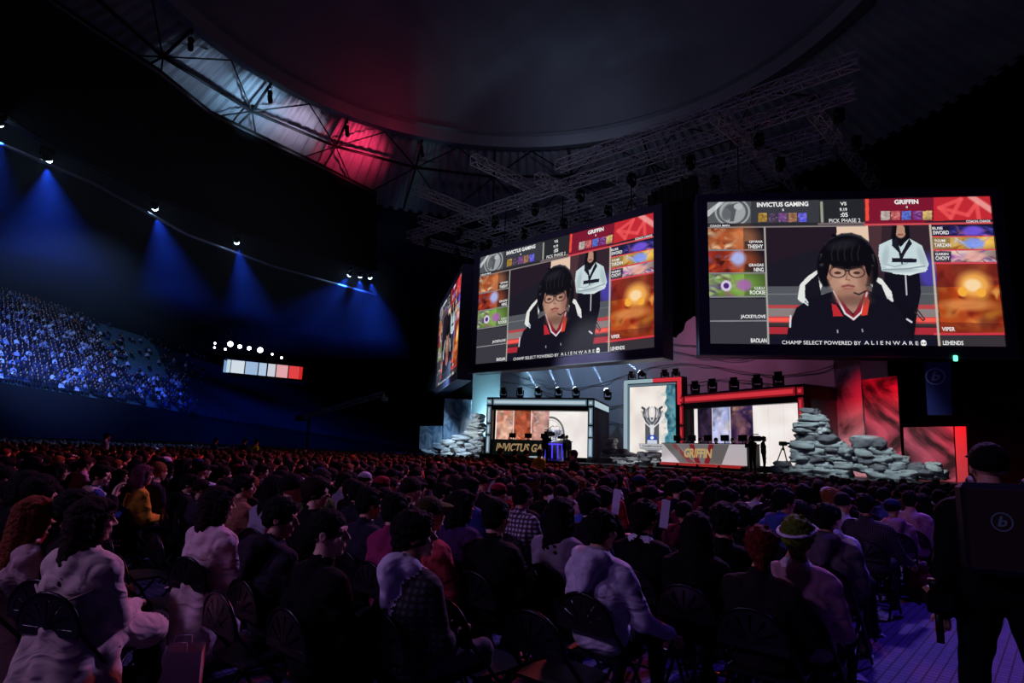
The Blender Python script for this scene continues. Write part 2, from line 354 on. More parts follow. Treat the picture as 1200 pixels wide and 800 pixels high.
    P = [(q[0], q[1], *[np.asarray(x, float) if i < 2 else x for i, x in enumerate(q[2:])]) for q in P]
    out = [solid(P, hb, .035, wob, seed)]
    HR = rot(hy + twist, hp, hr); (hV, hQ, hL), hr_ = head_parts(hd, hair, face)
    out.append((hV @ HR.T * 1.05 + hc, hQ, hL))
    if hands:
        for s, E_, Wr, mode in hn:
            d = Wr - E_; d /= np.linalg.norm(d)
            dz = np.array([0, 0, 1.]) if abs(d[2]) < .8 else np.array([0, -1., 0]); xx = np.cross(d, dz); xx /= np.linalg.norm(xx); zz = np.cross(xx, d)
            Rh = np.stack([xx, d, zz], 1); V, Q, L = hand(-s, .5 if mode in ('raise', 'lap', 'head') else .9, .0045 if hb < .02 else .007)
            out.append((V @ Rh.T + Wr - d * .005, Q, L))
    hairm = None
    if hr_ is not None: hairm = (hr_[0] @ HR.T * 1.05 + hc, hr_[1], hr_[2])
    return joinm(out), hairm, hc, HR
SK = {k: mat('skin ' + k, c, .55, 0, .1, 30) for k, c in (('pale', 'd8a890'), ('tan', 'b98468'), ('warm', 'c79478'))}
LIPM = mat('lips', 'a0605a', .5); EYEM = mat('eyes', '201a18', .3)
def cloth(col, var=.14):
    k = 'cloth ' + col
    if k in MATS: return MATS[k]
    m = mat(k, col, .92, 0, var, 14, .5, spec=.15); nt = m.node_tree; bp = next(n for n in nt.nodes if n.type == 'BUMP'); tc = next(n for n in nt.nodes if n.type == 'TEX_COORD')
    n = nt.nodes.new('ShaderNodeTexNoise'); n.inputs['Scale'].default_value = 3.6; n.inputs['Detail'].default_value = 1.5; n.inputs['Distortion'].default_value = 1.6; mp = nt.nodes.new('ShaderNodeMapping'); mp.inputs['Scale'].default_value = (1, 1, 1.9)
    nt.links.new(tc.outputs['Object'], mp.inputs[0]); nt.links.new(mp.outputs[0], n.inputs['Vector']); bp.inputs['Distance'].default_value = .07; bp.inputs['Strength'].default_value = .6; nt.links.new(n.outputs['Fac'], bp.inputs['Height'])
    return m
def hairmat(col): return mat('hair ' + col, col, .8, 0, .5, 45, 1., spec=.12)
SHOEM = mat('shoes', '1a1a1c', .6); WSHOE = mat('white shoes', 'cfcfd4', .6)
def body_mats(skin, topc, pants, shoe=None, trim=None): return [SK[skin], topc if not isinstance(topc, str) else cloth(topc), cloth(pants), shoe or SHOEM, LIPM, EYEM, cloth(trim or 'd0ccd8')]
def make_person(P, hairm, mats, hmats, loc, rz, label, cat='person', group=None, scale=1., parts=True):
    (V, Q, L) = P
    o = link('person', npmesh('person', V, Q, L), mats, None, loc, rz); o.scale = (scale,) * 3
    tag(o, label, cat, group)
    if hairm is not None: link('hair', npmesh('hair', *hairm), hmats, o)
    return o

# ------------------------------------------------------------------ folding chair
CHM = mat('black chair plastic', '101014', .35, 0, .2, 12); CHF = mat('black chair tube', '15151a', .3, .7, .2, 12)
def make_chair(parts=True):
    root = empty('folding_chair')
    f_ = MB(); arch = []
    for i in range(13):
        t = i / 12 * PI; arch.append((-.215 * math.cos(t), -.235 - .03 * math.sin(t), .64 + .19 * math.sin(t)))
    f_.tube([(-.235, .2, .02), (-.225, 0, .38), *arch, (.225, 0, .38), (.235, .2, .02)], .0125, 6)
    f_.bar((-.2, -.2, .14), (.2, -.2, .14), .009); f_.bar((-.225, .1, .2), (.225, .1, .2), .009)
    fr = f_.obj('frame', CHF, root)
    b = MB()                                   # fan-slotted back: rim plate, ribs between the slots
    for r0, r1 in ((.0, .055), (.165, .2)):
        n = 14
        for i in range(n):
            a0, a1 = PI * i / n, PI * (i + 1) / n; q = lambda r, a, y: (-r * 1.03 * math.cos(a), -.245 - .02 * math.sin(a) + y, .64 + r * .93 * math.sin(a))
            b.add([q(r0, a0, 0), q(r1, a0, 0), q(r1, a1, 0), q(r0, a1, 0), q(r0, a0, .012), q(r1, a0, .012), q(r1, a1, .012), q(r0, a1, .012)], [(0, 1, 2, 3), (7, 6, 5, 4), (0, 4, 5, 1), (2, 6, 7, 3), (1, 5, 6, 2), (3, 7, 4, 0)])
    for i in range(6):
        a = PI * (i + .5) / 6
        for da in (-.17,):
            q = lambda r, aa: (-r * 1.03 * math.cos(aa), -.243 - .02 * math.sin(aa), .64 + r * .93 * math.sin(aa))
            b.add([q(.05, a - .22), q(.17, a - .2), q(.17, a + .2), q(.05, a + .22)], [(0, 1, 2, 3)]); b.add([tuple(np.array(q(.05, a - .22)) + (0, .012, 0)), tuple(np.array(q(.17, a - .2)) + (0, .012, 0)), tuple(np.array(q(.17, a + .2)) + (0, .012, 0)), tuple(np.array(q(.05, a + .22)) + (0, .012, 0))], [(3, 2, 1, 0)])
    b.box((0, -.238, .625), (.42, .014, .05), bev=.005)
    b.obj('backrest', CHM, root)
    s_ = MB(); s_.prism([(-.2, -.17, .435), (.2, -.17, .435), (.215, .05, .435), (.19, .2, .435), (.1, .235, .435), (-.1, .235, .435), (-.19, .2, .435), (-.215, .05, .435)], (0, 0, .02)); s_.obj('seat', CHM, root)
    for sx in (-1, 1):
        l = MB(); l.bar((sx * .205, -.26, .0), (sx * .2, .12, .43), .0115); l.bar((sx * .205, -.27, 0), (sx * .205, -.25, .03), .017); l.obj('leg', CHF, root)
    return root
# ------------------------------------------------------------------ pictures shown on the LED screens, drawn onto a fine coloured grid
class Pic:
    def __init__(s, w, h, nx, ny, base='101014'):
        s.w, s.h, s.nx, s.ny = w, h, nx, ny
        s.X, s.Y = np.meshgrid(np.linspace(0, w, nx), np.linspace(0, h, ny)); s.I = np.zeros((ny, nx, 3)); s.I[:] = s.c(base)
        s.N = [s._n(k) for k in (3, 6, 12, 24)]; s.tr = lambda p: p
    def c(s, h): return np.array([int(h[i:i + 2], 16) / 255 for i in (0, 2, 4)]) if isinstance(h, str) else np.array(h)
    def _n(s, k):
        r = np.random.RandomState(k * 7 + s.nx); g = r.rand(k + 2, int(k * s.w / s.h) + 3)
        u = s.X / s.w * (g.shape[1] - 1.001); v = s.Y / s.h * (g.shape[0] - 1.001); i = u.astype(int); j = v.astype(int); a = u - i; b = v - j; a = a * a * (3 - 2 * a); b = b * b * (3 - 2 * b)
        return (g[j, i] * (1 - a) + g[j, i + 1] * a) * (1 - b) + (g[j + 1, i] * (1 - a) + g[j + 1, i + 1] * a) * b
    def mix(s, m, col):
        m = np.clip(m, 0, 1)[..., None]; s.I = s.I * (1 - m) + s.c(col) * m
    def inside(s, pts):
        pts = [s.tr(p) for p in pts]; m = np.zeros(s.X.shape, bool)
        for (x0, y0), (x1, y1) in zip(pts, pts[1:] + pts[:1]):
            if y0 == y1: continue
            m ^= ((s.Y >= min(y0, y1)) & (s.Y < max(y0, y1)) & (s.X < x0 + (s.Y - y0) * (x1 - x0) / (y1 - y0)))
        return m.astype(float)
    def poly(s, pts, col, a=1.): s.mix(s.inside(pts) * a, col)
    def ell(s, x, y, rx, ry, col, a=1., soft=.15, ang=0, ring=0):
        cx, cy = s.tr((x, y)); ex, ey = s.tr((x + rx, y)); fx, fy = s.tr((x, y + ry)); rx, ry = abs(ex - cx), abs(fy - cy)
        dx, dy = s.X - cx, s.Y - cy; c, q = math.cos(ang), math.sin(ang); r = np.hypot((dx * c + dy * q) / rx, (-dx * q + dy * c) / ry)
        m = np.clip((1 + soft / 2 - r) / max(soft, 1e-3), 0, 1)
        if ring: m = m * np.clip((r - 1 + ring) / max(soft, 1e-3) + .5, 0, 1)
        s.mix(m * a, col)
    def line(s, pts, wd, col, a=1.):
        pts = [s.tr(p) for p in pts]
        for (x0, y0), (x1, y1) in zip(pts, pts[1:]):
            dx, dy = x1 - x0, y1 - y0; t = np.clip(((s.X - x0) * dx + (s.Y - y0) * dy) / max(dx * dx + dy * dy, 1e-9), 0, 1)
            d = np.hypot(s.X - x0 - t * dx, s.Y - y0 - t * dy); s.mix(np.clip((wd - d) / wd * 2, 0, 1) * a, col)
    def marble(s, m, c0, c1, k=1):
        n = s.N[k] * .6 + s.N[min(3, k + 1)] * .4; s.I = s.I * (1 - m[..., None]) + m[..., None] * (s.c(c0) + (s.c(c1) - s.c(c0)) * n[..., None])
    def art(s, m, cols, seed=0):
        """abstract painterly swirl of the given colours inside mask m"""
        r = random.Random(seed * 13 + len(cols)); ys, xs = np.nonzero(m > .2)
        if not len(ys): return
        x0, x1, y0, y1 = s.X[0, xs.min()], s.X[0, xs.max()], s.Y[ys.min(), 0], s.Y[ys.max(), 0]; bw, bh = x1 - x0 + .05, y1 - y0 + .05; col = np.ones(s.I.shape) * s.c(cols[0]) * (.6 + .6 * s.N[2][..., None])
        wx, wy = s.X + (s.N[3] - .5) * bw * .12, s.Y + (s.N[2] - .5) * bh * .15
        for k in range(46):
            q = 1 - k / 60; cx, cy = x0 + r.random() * bw, y0 + r.random() * bh; a = r.uniform(-1, 1); rx, ry = bw * r.uniform(.08, .34) * q, bh * r.uniform(.05, .2) * q; dx, dy = wx - cx, wy - cy
            d = np.hypot((dx * math.cos(a) + dy * math.sin(a)) / rx, (-dx * math.sin(a) + dy * math.cos(a)) / ry); w_ = np.clip(1.3 - d, 0, 1) * r.uniform(.35, .9); cc = s.c(r.choice(cols)) * r.uniform(.65, 1.15); col = col * (1 - w_[..., None]) + np.clip(cc, 0, 1) * w_[..., None]
        s.I = s.I * (1 - m[..., None]) + col * m[..., None]
    def mesh(s, name, extra=None):
        """grid mesh in the x-z plane facing -Y, centred; extra: MB of front lettering with colours"""
        I = s.I[::-1].reshape(-1, 3); I = np.where(I <= .04045, I / 12.92, ((I + .055) / 1.055) ** 2.4)
        x = s.X[::-1].ravel() - s.w / 2; z = -(s.Y[::-1].ravel() - s.h / 2); V = np.stack([x, 0 * x, z], 1)
        j, i = np.mgrid[0:s.ny - 1, 0:s.nx - 1]; a = (j * s.nx + i).ravel(); Q = np.stack([a, a + 1, a + 1 + s.nx, a + s.nx], 1)
        return npmesh(name, V, Q, None, False, I)
def homog(src, dst):
    A = []
    for (x, y), (u, v) in zip(src, dst): A += [[x, y, 1, 0, 0, 0, -u * x, -u * y], [0, 0, 0, x, y, 1, -v * x, -v * y]]
    h = np.linalg.solve(np.array(A), np.array([c for p in dst for c in p])); Hm = np.append(h, 1).reshape(3, 3)
    def f(p): q = Hm @ np.array([p[0], p[1], 1]); return q[0] / q[2], q[1] / q[2]
    return f

S_ = 7.6; SW, SH = 16 / 9 * S_, S_
def broadcast_picture():
    p = Pic(SW, SH, 620, 349, '15151b'); T = homog([(86, 85), (1075, 66), (96, 578), (1140, 590)], [(0, 0), (SW, 0), (0, SH), (SW, SH)]); p.tr = T
    P, E, Ln = p.poly, p.ell, p.line
    # camera picture in the middle
    P([(288, 168), (868, 158), (905, 590), (300, 585)], '1d1b26'); P([(288, 168), (540, 168), (540, 230), (288, 300)], '281a26', .7)
    P([(540, 166), (655, 163), (665, 330), (545, 330)], 'e8c8b0'); P([(650, 163), (868, 158), (890, 375), (665, 375)], '33242e'); P([(650, 163), (700, 163), (690, 330), (665, 330)], '4c3238')
    E(870, 330, 45, 60, '4b43b0', .9, .8)
    P([(296, 375), (898, 375), (898, 440), (298, 440)], '55585e'); P([(296, 400), (898, 400), (898, 404), (298, 404)], '70757a')
    P([(298, 440), (900, 440), (902, 515), (299, 512)], 'b8464a'); P([(298, 452), (900, 455), (902, 482), (299, 480)], '8c7f80'); P([(299, 484), (902, 486), (902, 500), (299, 498)], 'ff5c50'); P([(299, 502), (902, 505), (902, 516), (299, 514)], '3a3436'); P([(299, 516), (903, 520), (903, 545), (300, 540)], 'b02c3a'); P([(300, 540), (903, 545), (905, 590), (300, 586)], '1a1a26')
    # second person standing behind, arms folded
    P([(735, 165), (795, 165), (800, 230), (815, 250), (725, 250), (730, 215)], '15121a'); E(764, 185, 19, 24, 'b98c78', 1, .2); P([(742, 165), (752, 168), (748, 205), (738, 220)], '100e14'); P([(778, 168), (790, 168), (795, 220), (783, 205)], '100e14'); Ln([(757, 197), (771, 197)], .05, '8a4a48')
    P([(710, 322), (832, 322), (838, 400), (825, 470), (815, 560), (800, 590), (720, 590), (706, 420)], '12101c'); Ln([(783, 330), (788, 405)], .045, 'c8c8d0')
    P([(690, 232), (735, 212), (765, 240), (795, 210), (840, 235), (865, 300), (855, 325), (800, 335), (745, 330), (700, 322), (688, 270)], 'c8dadd'); P([(735, 212), (752, 212), (768, 262), (795, 210), (806, 228), (785, 256), (770, 285), (762, 262), (735, 235)], '1b1a28'); P([(735, 277), (822, 280), (822, 294), (735, 292)], '1a1a2a'); Ln([(762, 262), (772, 300)], .05, '1a1a2a')
    P([(700, 300), (760, 312), (845, 298), (862, 318), (800, 338), (740, 332)], 'dce8ea'); Ln([(705, 318), (780, 316), (850, 306)], .05, '8fa4aa'); E(712, 275, 12, 36, '98aab0', .5, .8, .2); E(840, 275, 12, 34, '98aab0', .5, .8, -.2); E(770, 320, 60, 8, '8fa0a8', .5, .9); Ln([(715, 300), (745, 308), (790, 296)], .04, '9fb2b8')
    # seated player with headset and glasses
    P([(404, 420), (412, 370), (440, 340), (475, 318), (500, 262), (520, 300), (480, 400), (430, 440)], 'e6e8e4'); P([(655, 335), (700, 350), (735, 395), (742, 430), (700, 410), (660, 370)], 'e6e8e4'); P([(430, 372), (475, 330), (490, 420), (430, 440)], '17151f'); P([(672, 352), (700, 372), (720, 420), (660, 420)], '17151f')
    E(600, 500, 190, 90, '0c0b14', .8, .5); P([(360, 590), (372, 515), (400, 450), (450, 418), (530, 392), (648, 388), (735, 425), (775, 470), (800, 540), (812, 590)], '13121e')
    P([(538, 378), (640, 372), (655, 400), (600, 470), (552, 420)], 'a57f70'); P([(530, 380), (546, 400), (600, 478), (640, 395), (652, 380), (656, 430), (600, 496), (540, 430)], '8d2432'); Ln([(531, 392), (572, 470), (602, 490), (630, 465), (648, 398)], .06, 'e8dfe4'); P([(524, 436), (540, 440), (566, 480), (530, 480)], 'c02a34'); P([(640, 410), (658, 425), (650, 475), (628, 478)], 'd8402f')
    E(500, 315, 28, 62, '0e0d14'); E(662, 310, 26, 60, '0e0d14'); Ln([(488, 300), (492, 262), (506, 232), (530, 210), (560, 199), (592, 197), (622, 206), (646, 224), (662, 250), (668, 300)], .13, '30323a')
    E(578, 328, 71, 92, 'b08470', 1, .1); E(572, 335, 52, 74, 'c09480', .7, .8); E(640, 335, 22, 70, '80584c', .55, 1); E(580, 405, 44, 26, '9c705e', .7, .7); E(566, 358, 14, 10, 'd4a890', .6, .9); E(516, 330, 12, 26, 'a87a68'); E(598, 425, 60, 18, '6a4840', .6, .9)
    E(578, 258, 86, 60, '0d0b12', 1, .14); E(560, 232, 50, 16, '2a2830', .6, .9, -.2); P([(492, 255), (497, 330), (506, 348), (513, 325), (518, 296), (530, 312), (542, 296), (556, 314), (566, 290), (584, 308), (598, 290), (612, 310), (626, 292), (640, 306), (646, 330), (656, 346), (664, 315), (664, 255)], '0d0b12'); P([(520, 206), (528, 193), (545, 204)], '0d0b12'); P([(500, 232), (478, 262), (492, 262), (476, 300), (504, 292)], '0d0b12'); P([(654, 230), (676, 262), (662, 264), (678, 306), (654, 296)], '0d0b12'); [Ln([(x, 228 + abs(x - 578) * .12), (x - 8, 262), (x - 4, 286)], .035, '26242c', .8) for x in (530, 552, 575, 600, 622)]
    for x in (545, 612): E(x, 327, 30, 20, '2a2024', .9, .12, 0, .16); E(x, 329, 12, 5, '3a2420', .9, .4); Ln([(x - 22, 309), (x + 20, 309)], .05, '2a1c1c', .7)
    Ln([(574, 322), (584, 322)], .05, '2a2024'); Ln([(580, 330), (574, 352), (588, 354)], .045, '946a58'); Ln([(562, 376), (582, 372), (602, 376)], .07, '8c4a48'); Ln([(568, 384), (598, 384)], .05, 'a8605a')
    Ln([(440, 440), (425, 428), (432, 420), (440, 432)], .05, 'dfe6ea'); Ln([(378, 516), (380, 478)], .06, 'd8e0e8'); Ln([(730, 420), (738, 426)], .07, 'e8e8ee'); Ln([(790, 490), (806, 500)], .06, 'e0e0e8'); Ln([(644, 392), (620, 404), (604, 398)], .05, '22222a')
    Ln([(545, 528), (546, 536)], .04, 'a0a4b0'); Ln([(632, 525), (634, 533)], .04, 'a0a4b0'); Ln([(825, 455), (852, 490), (846, 495), (818, 465)], .04, '3c2c30')
    P([(300, 556), (905, 562), (907, 592), (300, 588)], '15152a', .75)
    # header
    P([(80, 60), (490, 55), (490, 165), (80, 168)], '55585c'); P([(240, 60), (490, 55), (490, 165), (240, 168)], '3a3b42'); E(175, 118, 62, 50, 'a9adaf', 1, .06, 0, .1); E(175, 118, 46, 40, 'b4b8ba', .8, .08); E(160, 118, 20, 30, '55585c', .8, .3, .4); P([(150, 100), (190, 86), (215, 100), (188, 112), (180, 150), (165, 152), (172, 118)], '55585c'); E(196, 100, 16, 11, 'b4b8ba')
    P([(80, 120), (130, 82), (150, 82), (90, 135)], 'e8ecee', .7); P([(80, 158), (495, 154), (495, 170), (80, 173)], '2a2a30'); Ln([(84, 172), (640, 166)], .05, '8c8080')
    P([(478, 55), (646, 55), (648, 162), (480, 165)], '26272c'); Ln([(487, 86), (490, 152)], .09, '9aa08e'); Ln([(478, 160), (646, 157)], .07, '7a6a6c')
    P([(636, 55), (1120, 40), (1120, 158), (640, 162)], '7d1830'); P([(880, 50), (1120, 40), (1120, 150), (880, 155)], 'c42a34'); P([(640, 60), (652, 60), (654, 150), (642, 150)], 'f0503c')
    Ln([(900, 105), (975, 75), (940, 140), (900, 105), (1000, 130), (1030, 90), (1040, 150)], .13, 'f2585a', .8); Ln([(1010, 66), (1085, 115)], .2, 'f6b0a8', .8); P([(850, 151), (1120, 143), (1120, 158), (850, 163)], '30222a'); Ln([(640, 163), (1090, 157)], .07, 'd85058')
    for i, (x, c) in enumerate(zip((281, 318, 352, 386, 421), ('b08830', '4a3a58', '7a4a8c', '9a6a4a', '5a58e0'))): P([(x - 15, 122), (x + 15, 121), (x + 15, 152), (x - 15, 153)], c); p.art(p.inside([(x - 15, 122), (x + 15, 121), (x + 15, 152), (x - 15, 153)]) * .55, [c, '181420', 'd8c0b8'], i)
    for i, (x, c) in enumerate(zip((711, 747, 785, 823, 858), ('c8b8b0', 'd06060', '5a78e0', '8a3a9c', 'e0c078'))): P([(x - 16, 116), (x + 16, 115), (x + 16, 146), (x - 16, 147)], c); p.art(p.inside([(x - 16, 116), (x + 16, 115), (x + 16, 146), (x - 16, 147)]) * .5, [c, '241420', 'e8e0e0'], i + 3)
    # portrait columns
    rows = [((175, 247), ['b85a30', 'd88a58', '6a3020', 'e0c8a8']), ((253, 327), ['a03020', 'd86030', '501818', '8a8ad0']), ((333, 409), ['88b050', '5a3a80', 'c0e0a0', 'b04a90']), ((418, 493), None), ((500, 577), None)]
    for k, ((a, b), cl) in enumerate(rows):
        x0, x1 = 88 + k * 1.5, 287 + k * 3; q = [(x0, a), (x1, a - 1), (x1 + 2, b), (x0, b)]; P(q, '3b3a42' if cl is None else '201820')
        if cl: p.art(p.inside([(x0, a), (x0 + 125, a - 1), (x0 + 125, b), (x0, b)]), cl, k); E(x0 + 128, (a + b) / 2, 50, 40, cl[1] if k < 2 else '90c060', .55, .9); P([(x0 + 130, b - 28), (x1, b - 28), (x1, b), (x0 + 130, b)], '1a161e', .55)
        if k == 1: E(x0 + 105, a + 25, 26, 24, 'a8c0ff', .9, .7)
        if k == 2: E(x0 + 62, a + 40, 19, 19, 'd8c8e8', 1, .2); E(x0 + 62, a + 40, 10, 10, '4a2a70'); P([(x1 - 100, a), (x1, a), (x1, b), (x1 - 100, b)], '7ab040', .5); E(x0 + 125, a + 38, 26, 20, 'b060c0', .8, .6)
        Ln([(x0, b + 3), (x1, b + 2)], .05, '8a8a90')
    Ln([(288, 172), (302, 582)], .06, 'a8a8a0')
    rr = [((168, 201), 874, ['2a2a70', '5a5ae0', '301a3a', 'c070b0']), ((207, 247), 877, ['e0b050', '7a90ff', 'c86030', 'd8d8ff']), ((254, 292), 881, ['e8c8c0', '4a40d0', 'a04aa0', '603040']), ((299, 538), 888, ['c84a1c', 'e88a30', '7a2018', 'f0b058', 'a03818'])]
    for k, ((a, b), x0, cl) in enumerate(rr):
        x1 = 1086 + (a - 168) * .13; x2 = 1086 + (b - 168) * .13; q = [(x0, a), (x1, a - 2), (x2, b), (x0 + (b - a) * .09, b)]; P(q, '301820'); p.art(p.inside(q), cl, k + 2)
        if k < 3: P([(x0, a), (x0 + 62, a), (x0 + 62, b), (x0, b)], '1a1622' if k != 1 else '8a7040', .75); E(x0 + 145, (a + b) / 2, 36, 17, ('7a5ae8', '7f9cff', 'f0b0a0')[k], .85, .6)
        else:
            P([(890, 299), (1104, 297), (1112, 372), (895, 380)], '5a1420', .6); E(1025, 372, 58, 46, 'f0a850', 1, .6); E(1020, 372, 30, 22, 'ffe0b0', .9, .5); E(985, 395, 17, 17, 'f8b040', 1, .3); E(1050, 398, 17, 15, 'f8b040', 1, .3); E(1000, 440, 95, 20, 'e09050', .8, .8); E(960, 500, 60, 20, 'b84a20', .8, .9); P([(900, 500), (1128, 505), (1132, 540), (904, 538)], '5c1818', .45)
        Ln([(x0, b + 4), (x2 + 1, b + 3)], .06, 'e04858')
    P([(906, 545), (1134, 548), (1140, 592), (909, 588)], '383338'); Ln([(906, 542), (1134, 542)], .07, 'd83848'); Ln([(868, 165), (905, 585)], .07, 'c8b8a8'); Ln([(909, 588), (1140, 590)], .06, 'd84050')
    me = p.mesh('display')
    t = MB(); n = [0]
    def word(s, x, y, wd, h, bold=.02, c=None):
        a = T((x - wd / 2, y)); b = T((x + wd / 2, y)); cc = T((x, y)); hh = abs(T((x, y + h / 2))[1] - T((x, y - h / 2))[1])
        put_text(t, s, abs(b[0] - a[0]), hh, lambda X, Y: (cc[0] - SW / 2 + X, -.03, -(cc[1] - SH / 2) + Y), bold)
    for a in (('INVICTUS GAMING', 350, 93, 180, 16, .035), ('0', 352, 112, 6, 8), ('VS', 563, 91, 22, 12), ('9.19', 563, 111, 26, 11), (':05', 566, 129, 26, 15), ('PICK PHASE 2', 568, 149, 110, 13, .0), ('GRIFFIN', 783, 85, 84, 16, .035), ('0', 785, 103, 6, 8),
              ('COACH: MAFA', 131, 166, 70, 7), ('COACH: CHAOS', 1035, 152, 84, 8), ('QIYANA', 257, 222, 48, 10), ('THESHY', 255, 238, 54, 14), ('GRAGAS', 258, 302, 52, 10), ('NING', 267, 318, 34, 14), ('LULU', 270, 382, 34, 10), ('ROOKIE', 263, 397, 54, 14), ('JACKEYLOVE', 247, 482, 88, 15), ('BAOLAN', 267, 564, 56, 15),
              ('ELISE', 893, 176, 36, 9), ('SWORD', 905, 191, 56, 13), ('YUUMI', 901, 219, 40, 9), ('TARZAN', 911, 234, 58, 13), ('GAREN', 909, 265, 46, 9), ('CHOVY', 912, 279, 50, 13), ('VIPER', 935, 525, 46, 14), ('LEHENDS', 952, 573, 72, 15), ('CHAMP SELECT POWERED BY', 487, 572, 278, 13, .0), ('A L I E N W A R E', 734, 573, 190, 13, .0)): word(*a)
    cc = T((848, 574)); hx, hz = cc[0] - SW / 2, -(cc[1] - SH / 2)
    t.add([(hx + .13 * math.cos(a) * (1 if math.sin(a) > 0 else .8 + .2 * math.cos(a) ** 2), -.03, hz + .17 * math.sin(a)) for a in [2 * PI * i / 20 for i in range(20)]], [tuple(range(20))])
    t.cm = 1
    for sx in (-1, 1): t.add([(hx + sx * .06 + .045 * math.cos(a) + sx * .02 * math.sin(a), -.036, hz + .0 + .035 * math.sin(a)) for a in [2 * PI * i / 8 for i in range(8)]], [tuple(range(8))])
    return me, t
LED = attr_mat('led picture', .95); WHITE_LED = glow('led white lettering', 'f2f2f2', .95, False)
dispme, dtext = broadcast_picture(); dispme.materials.append(LED); textme = dtext.mesh('lettering')
for m_ in (WHITE_LED, mat('led dark', '0a0a10')): textme.materials.append(m_)
HOUS = mat('screen housing', '4a4668', .45, .3, .15, 4); EDGEM = mat('screen housing edge', '8890a0', .35, .6, .15, 4)
TR_ALU = mat('truss aluminium', '3a3d44', .4, .8, .2, 8)
screens = []
for i, (cx, cy, cz, yaw, lab) in enumerate(((2.195, 3.83, 1.229, -.143, 'large suspended video screen nearly facing the camera, above the rocky right end of the stage'), (.343, 4.766, 1.228, -.738, 'large suspended video screen turned aslant, hanging above the left player booth'), (-.708, 6.583, 1.198, -1.339, 'suspended video screen seen almost edge-on, farthest from the camera'))):
    r = empty('video_screen', (cx * S_, cy * S_, EYE + cz * S_), yaw); tag(r, lab, 'video screen', 'suspended video screens showing the broadcast')
    h = MB(); dp = 1.0; a, b = SW / 2, SH / 2; ox, ot, ob = .52, .42, .55
    h.box((0, dp / 2 + .02, (ot - ob) / 2), (SW + 2 * ox, dp, SH + ot + ob)); h.obj('housing', HOUS, r)
    for nm, c, s_ in (('bezel', (0, -.05, b + ot / 2), (SW + 2 * ox, .12, ot)), ('bezel', (0, -.05, -b - ob / 2), (SW + 2 * ox, .12, ob)), ('bezel', (-a - ox / 2, -.05, 0), (ox, .12, SH)), ('bezel', (a + ox / 2, -.05, 0), (ox, .12, SH))):
        m_ = MB(); m_.box(c, s_, bev=.03); m_.obj(nm, HOUS, r)
    m_ = MB(); m_.box((0, -.1, -b - ob + .03), (SW + 2 * ox, .06, .07)); m_.box((0, -.1, -b + .02), (SW + .1, .05, .04)); m_.box((-a - ox, .0, 0), (.05, .2, SH + .9)); m_.obj('edge_trim', EDGEM, r)
    d = link('display', dispme, (), r, (0, -.02, 0)); d2 = link('lettering', textme, (), d, (0, 0, 0)); 
    hg = MB()
    for x in (-5, 0, 5):
        hg.bar((x, .5, b + ot), (x, .5, b + ot + 3.5), .03); hg.bar((x - .6, .5, b + ot), (x, .5, b + ot + 1), .02); hg.bar((x + .6, .5, b + ot), (x, .5, b + ot + 1), .02)
    hg.obj('hanging_cable', BLACKM, r)
    if i == 0: g_ = MB(); g_.box((a - 2.3, -.14, -b - ob + .0), (.16, .08, .28), bev=.03); tag(g_.obj('indicator_light', glow('green lamp', '60ffb0', 2.5), r), 'small green light')
    screens.append(r)
# black drapes hung between the screens
for (P0, P1, z0, z1, lab) in ((W(-17.8, 31.6), W(-14.2, 30.6), 8.8, 17.5, 'black drape hanging between the two big video screens'), (W(-31.0, 30.5), W(-30.2, 29.5), 8, 16.5, 'black drape hanging between the edge-on screen and the left video screen')):
    t = MB(); P0, P1 = np.array(P0), np.array(P1)
    for s_ in (0, .25):
        t.grid(lambda u, v: tuple(P0 + (P1 - P0) * u + VD * (s_ + .12 * math.sin(u * 40)) + np.array([0, 0, z0 + (z1 - z0) * v + (.5 * math.sin(u * 9) if v == 0 else 0)])), 40, 8)
    tag(t.obj('stage_drape', DRAPE), lab, 'drape')

# ------------------------------------------------------------------ floor, roof, stands
cm_ = bpy.data.materials.new('indigo carpet'); cm_.use_nodes = True; nt = cm_.node_tree; bs = nt.nodes['Principled BSDF']; bs.inputs['Roughness'].default_value = .95
tc = nt.nodes.new('ShaderNodeTexCoord'); mp = nt.nodes.new('ShaderNodeMapping'); mp.inputs['Rotation'].default_value = (0, 0, -YAW); nt.links.new(tc.outputs['Object'], mp.inputs[0])
br = nt.nodes.new('ShaderNodeTexBrick'); br.offset = 0; br.inputs['Scale'].default_value = 1; br.inputs['Brick Width'].default_value = .085; br.inputs['Row Height'].default_value = .085; br.inputs['Mortar Size'].default_value = .007
br.inputs['Color1'].default_value = (*lin('6a62a0'), 1); br.inputs['Color2'].default_value = (*lin('5c5594'), 1); br.inputs['Mortar'].default_value = (*lin('2c2850'), 1)
nz = nt.nodes.new('ShaderNodeTexNoise'); nz.inputs['Scale'].default_value = 60; mx = nt.nodes.new('ShaderNodeMix'); mx.data_type = 'RGBA'; mx.blend_type = 'MULTIPLY'; mx.inputs['Factor'].default_value = .5
nt.links.new(mp.outputs[0], br.inputs['Vector']); nt.links.new(tc.outputs['Object'], nz.inputs['Vector']); nt.links.new(br.outputs['Color'], mx.inputs['A']); nt.links.new(nz.outputs['Fac'], mx.inputs['B']); nt.links.new(mx.outputs['Result'], bs.inputs['Base Color'])
t = MB(); t.box((0, 60, -.1), (260, 200, .2)); o = t.obj('floor', cm_); tag(o, kind='structure')
DC = np.array([-1.58, 36.43]); DR = 26.18
def ring(r, a, z): return (DC[0] + r * math.cos(a), DC[1] + r * math.sin(a), z)
dm = mat('grey roof fabric', '6a6874', .9, 0, .45, .12, 0); t = MB()
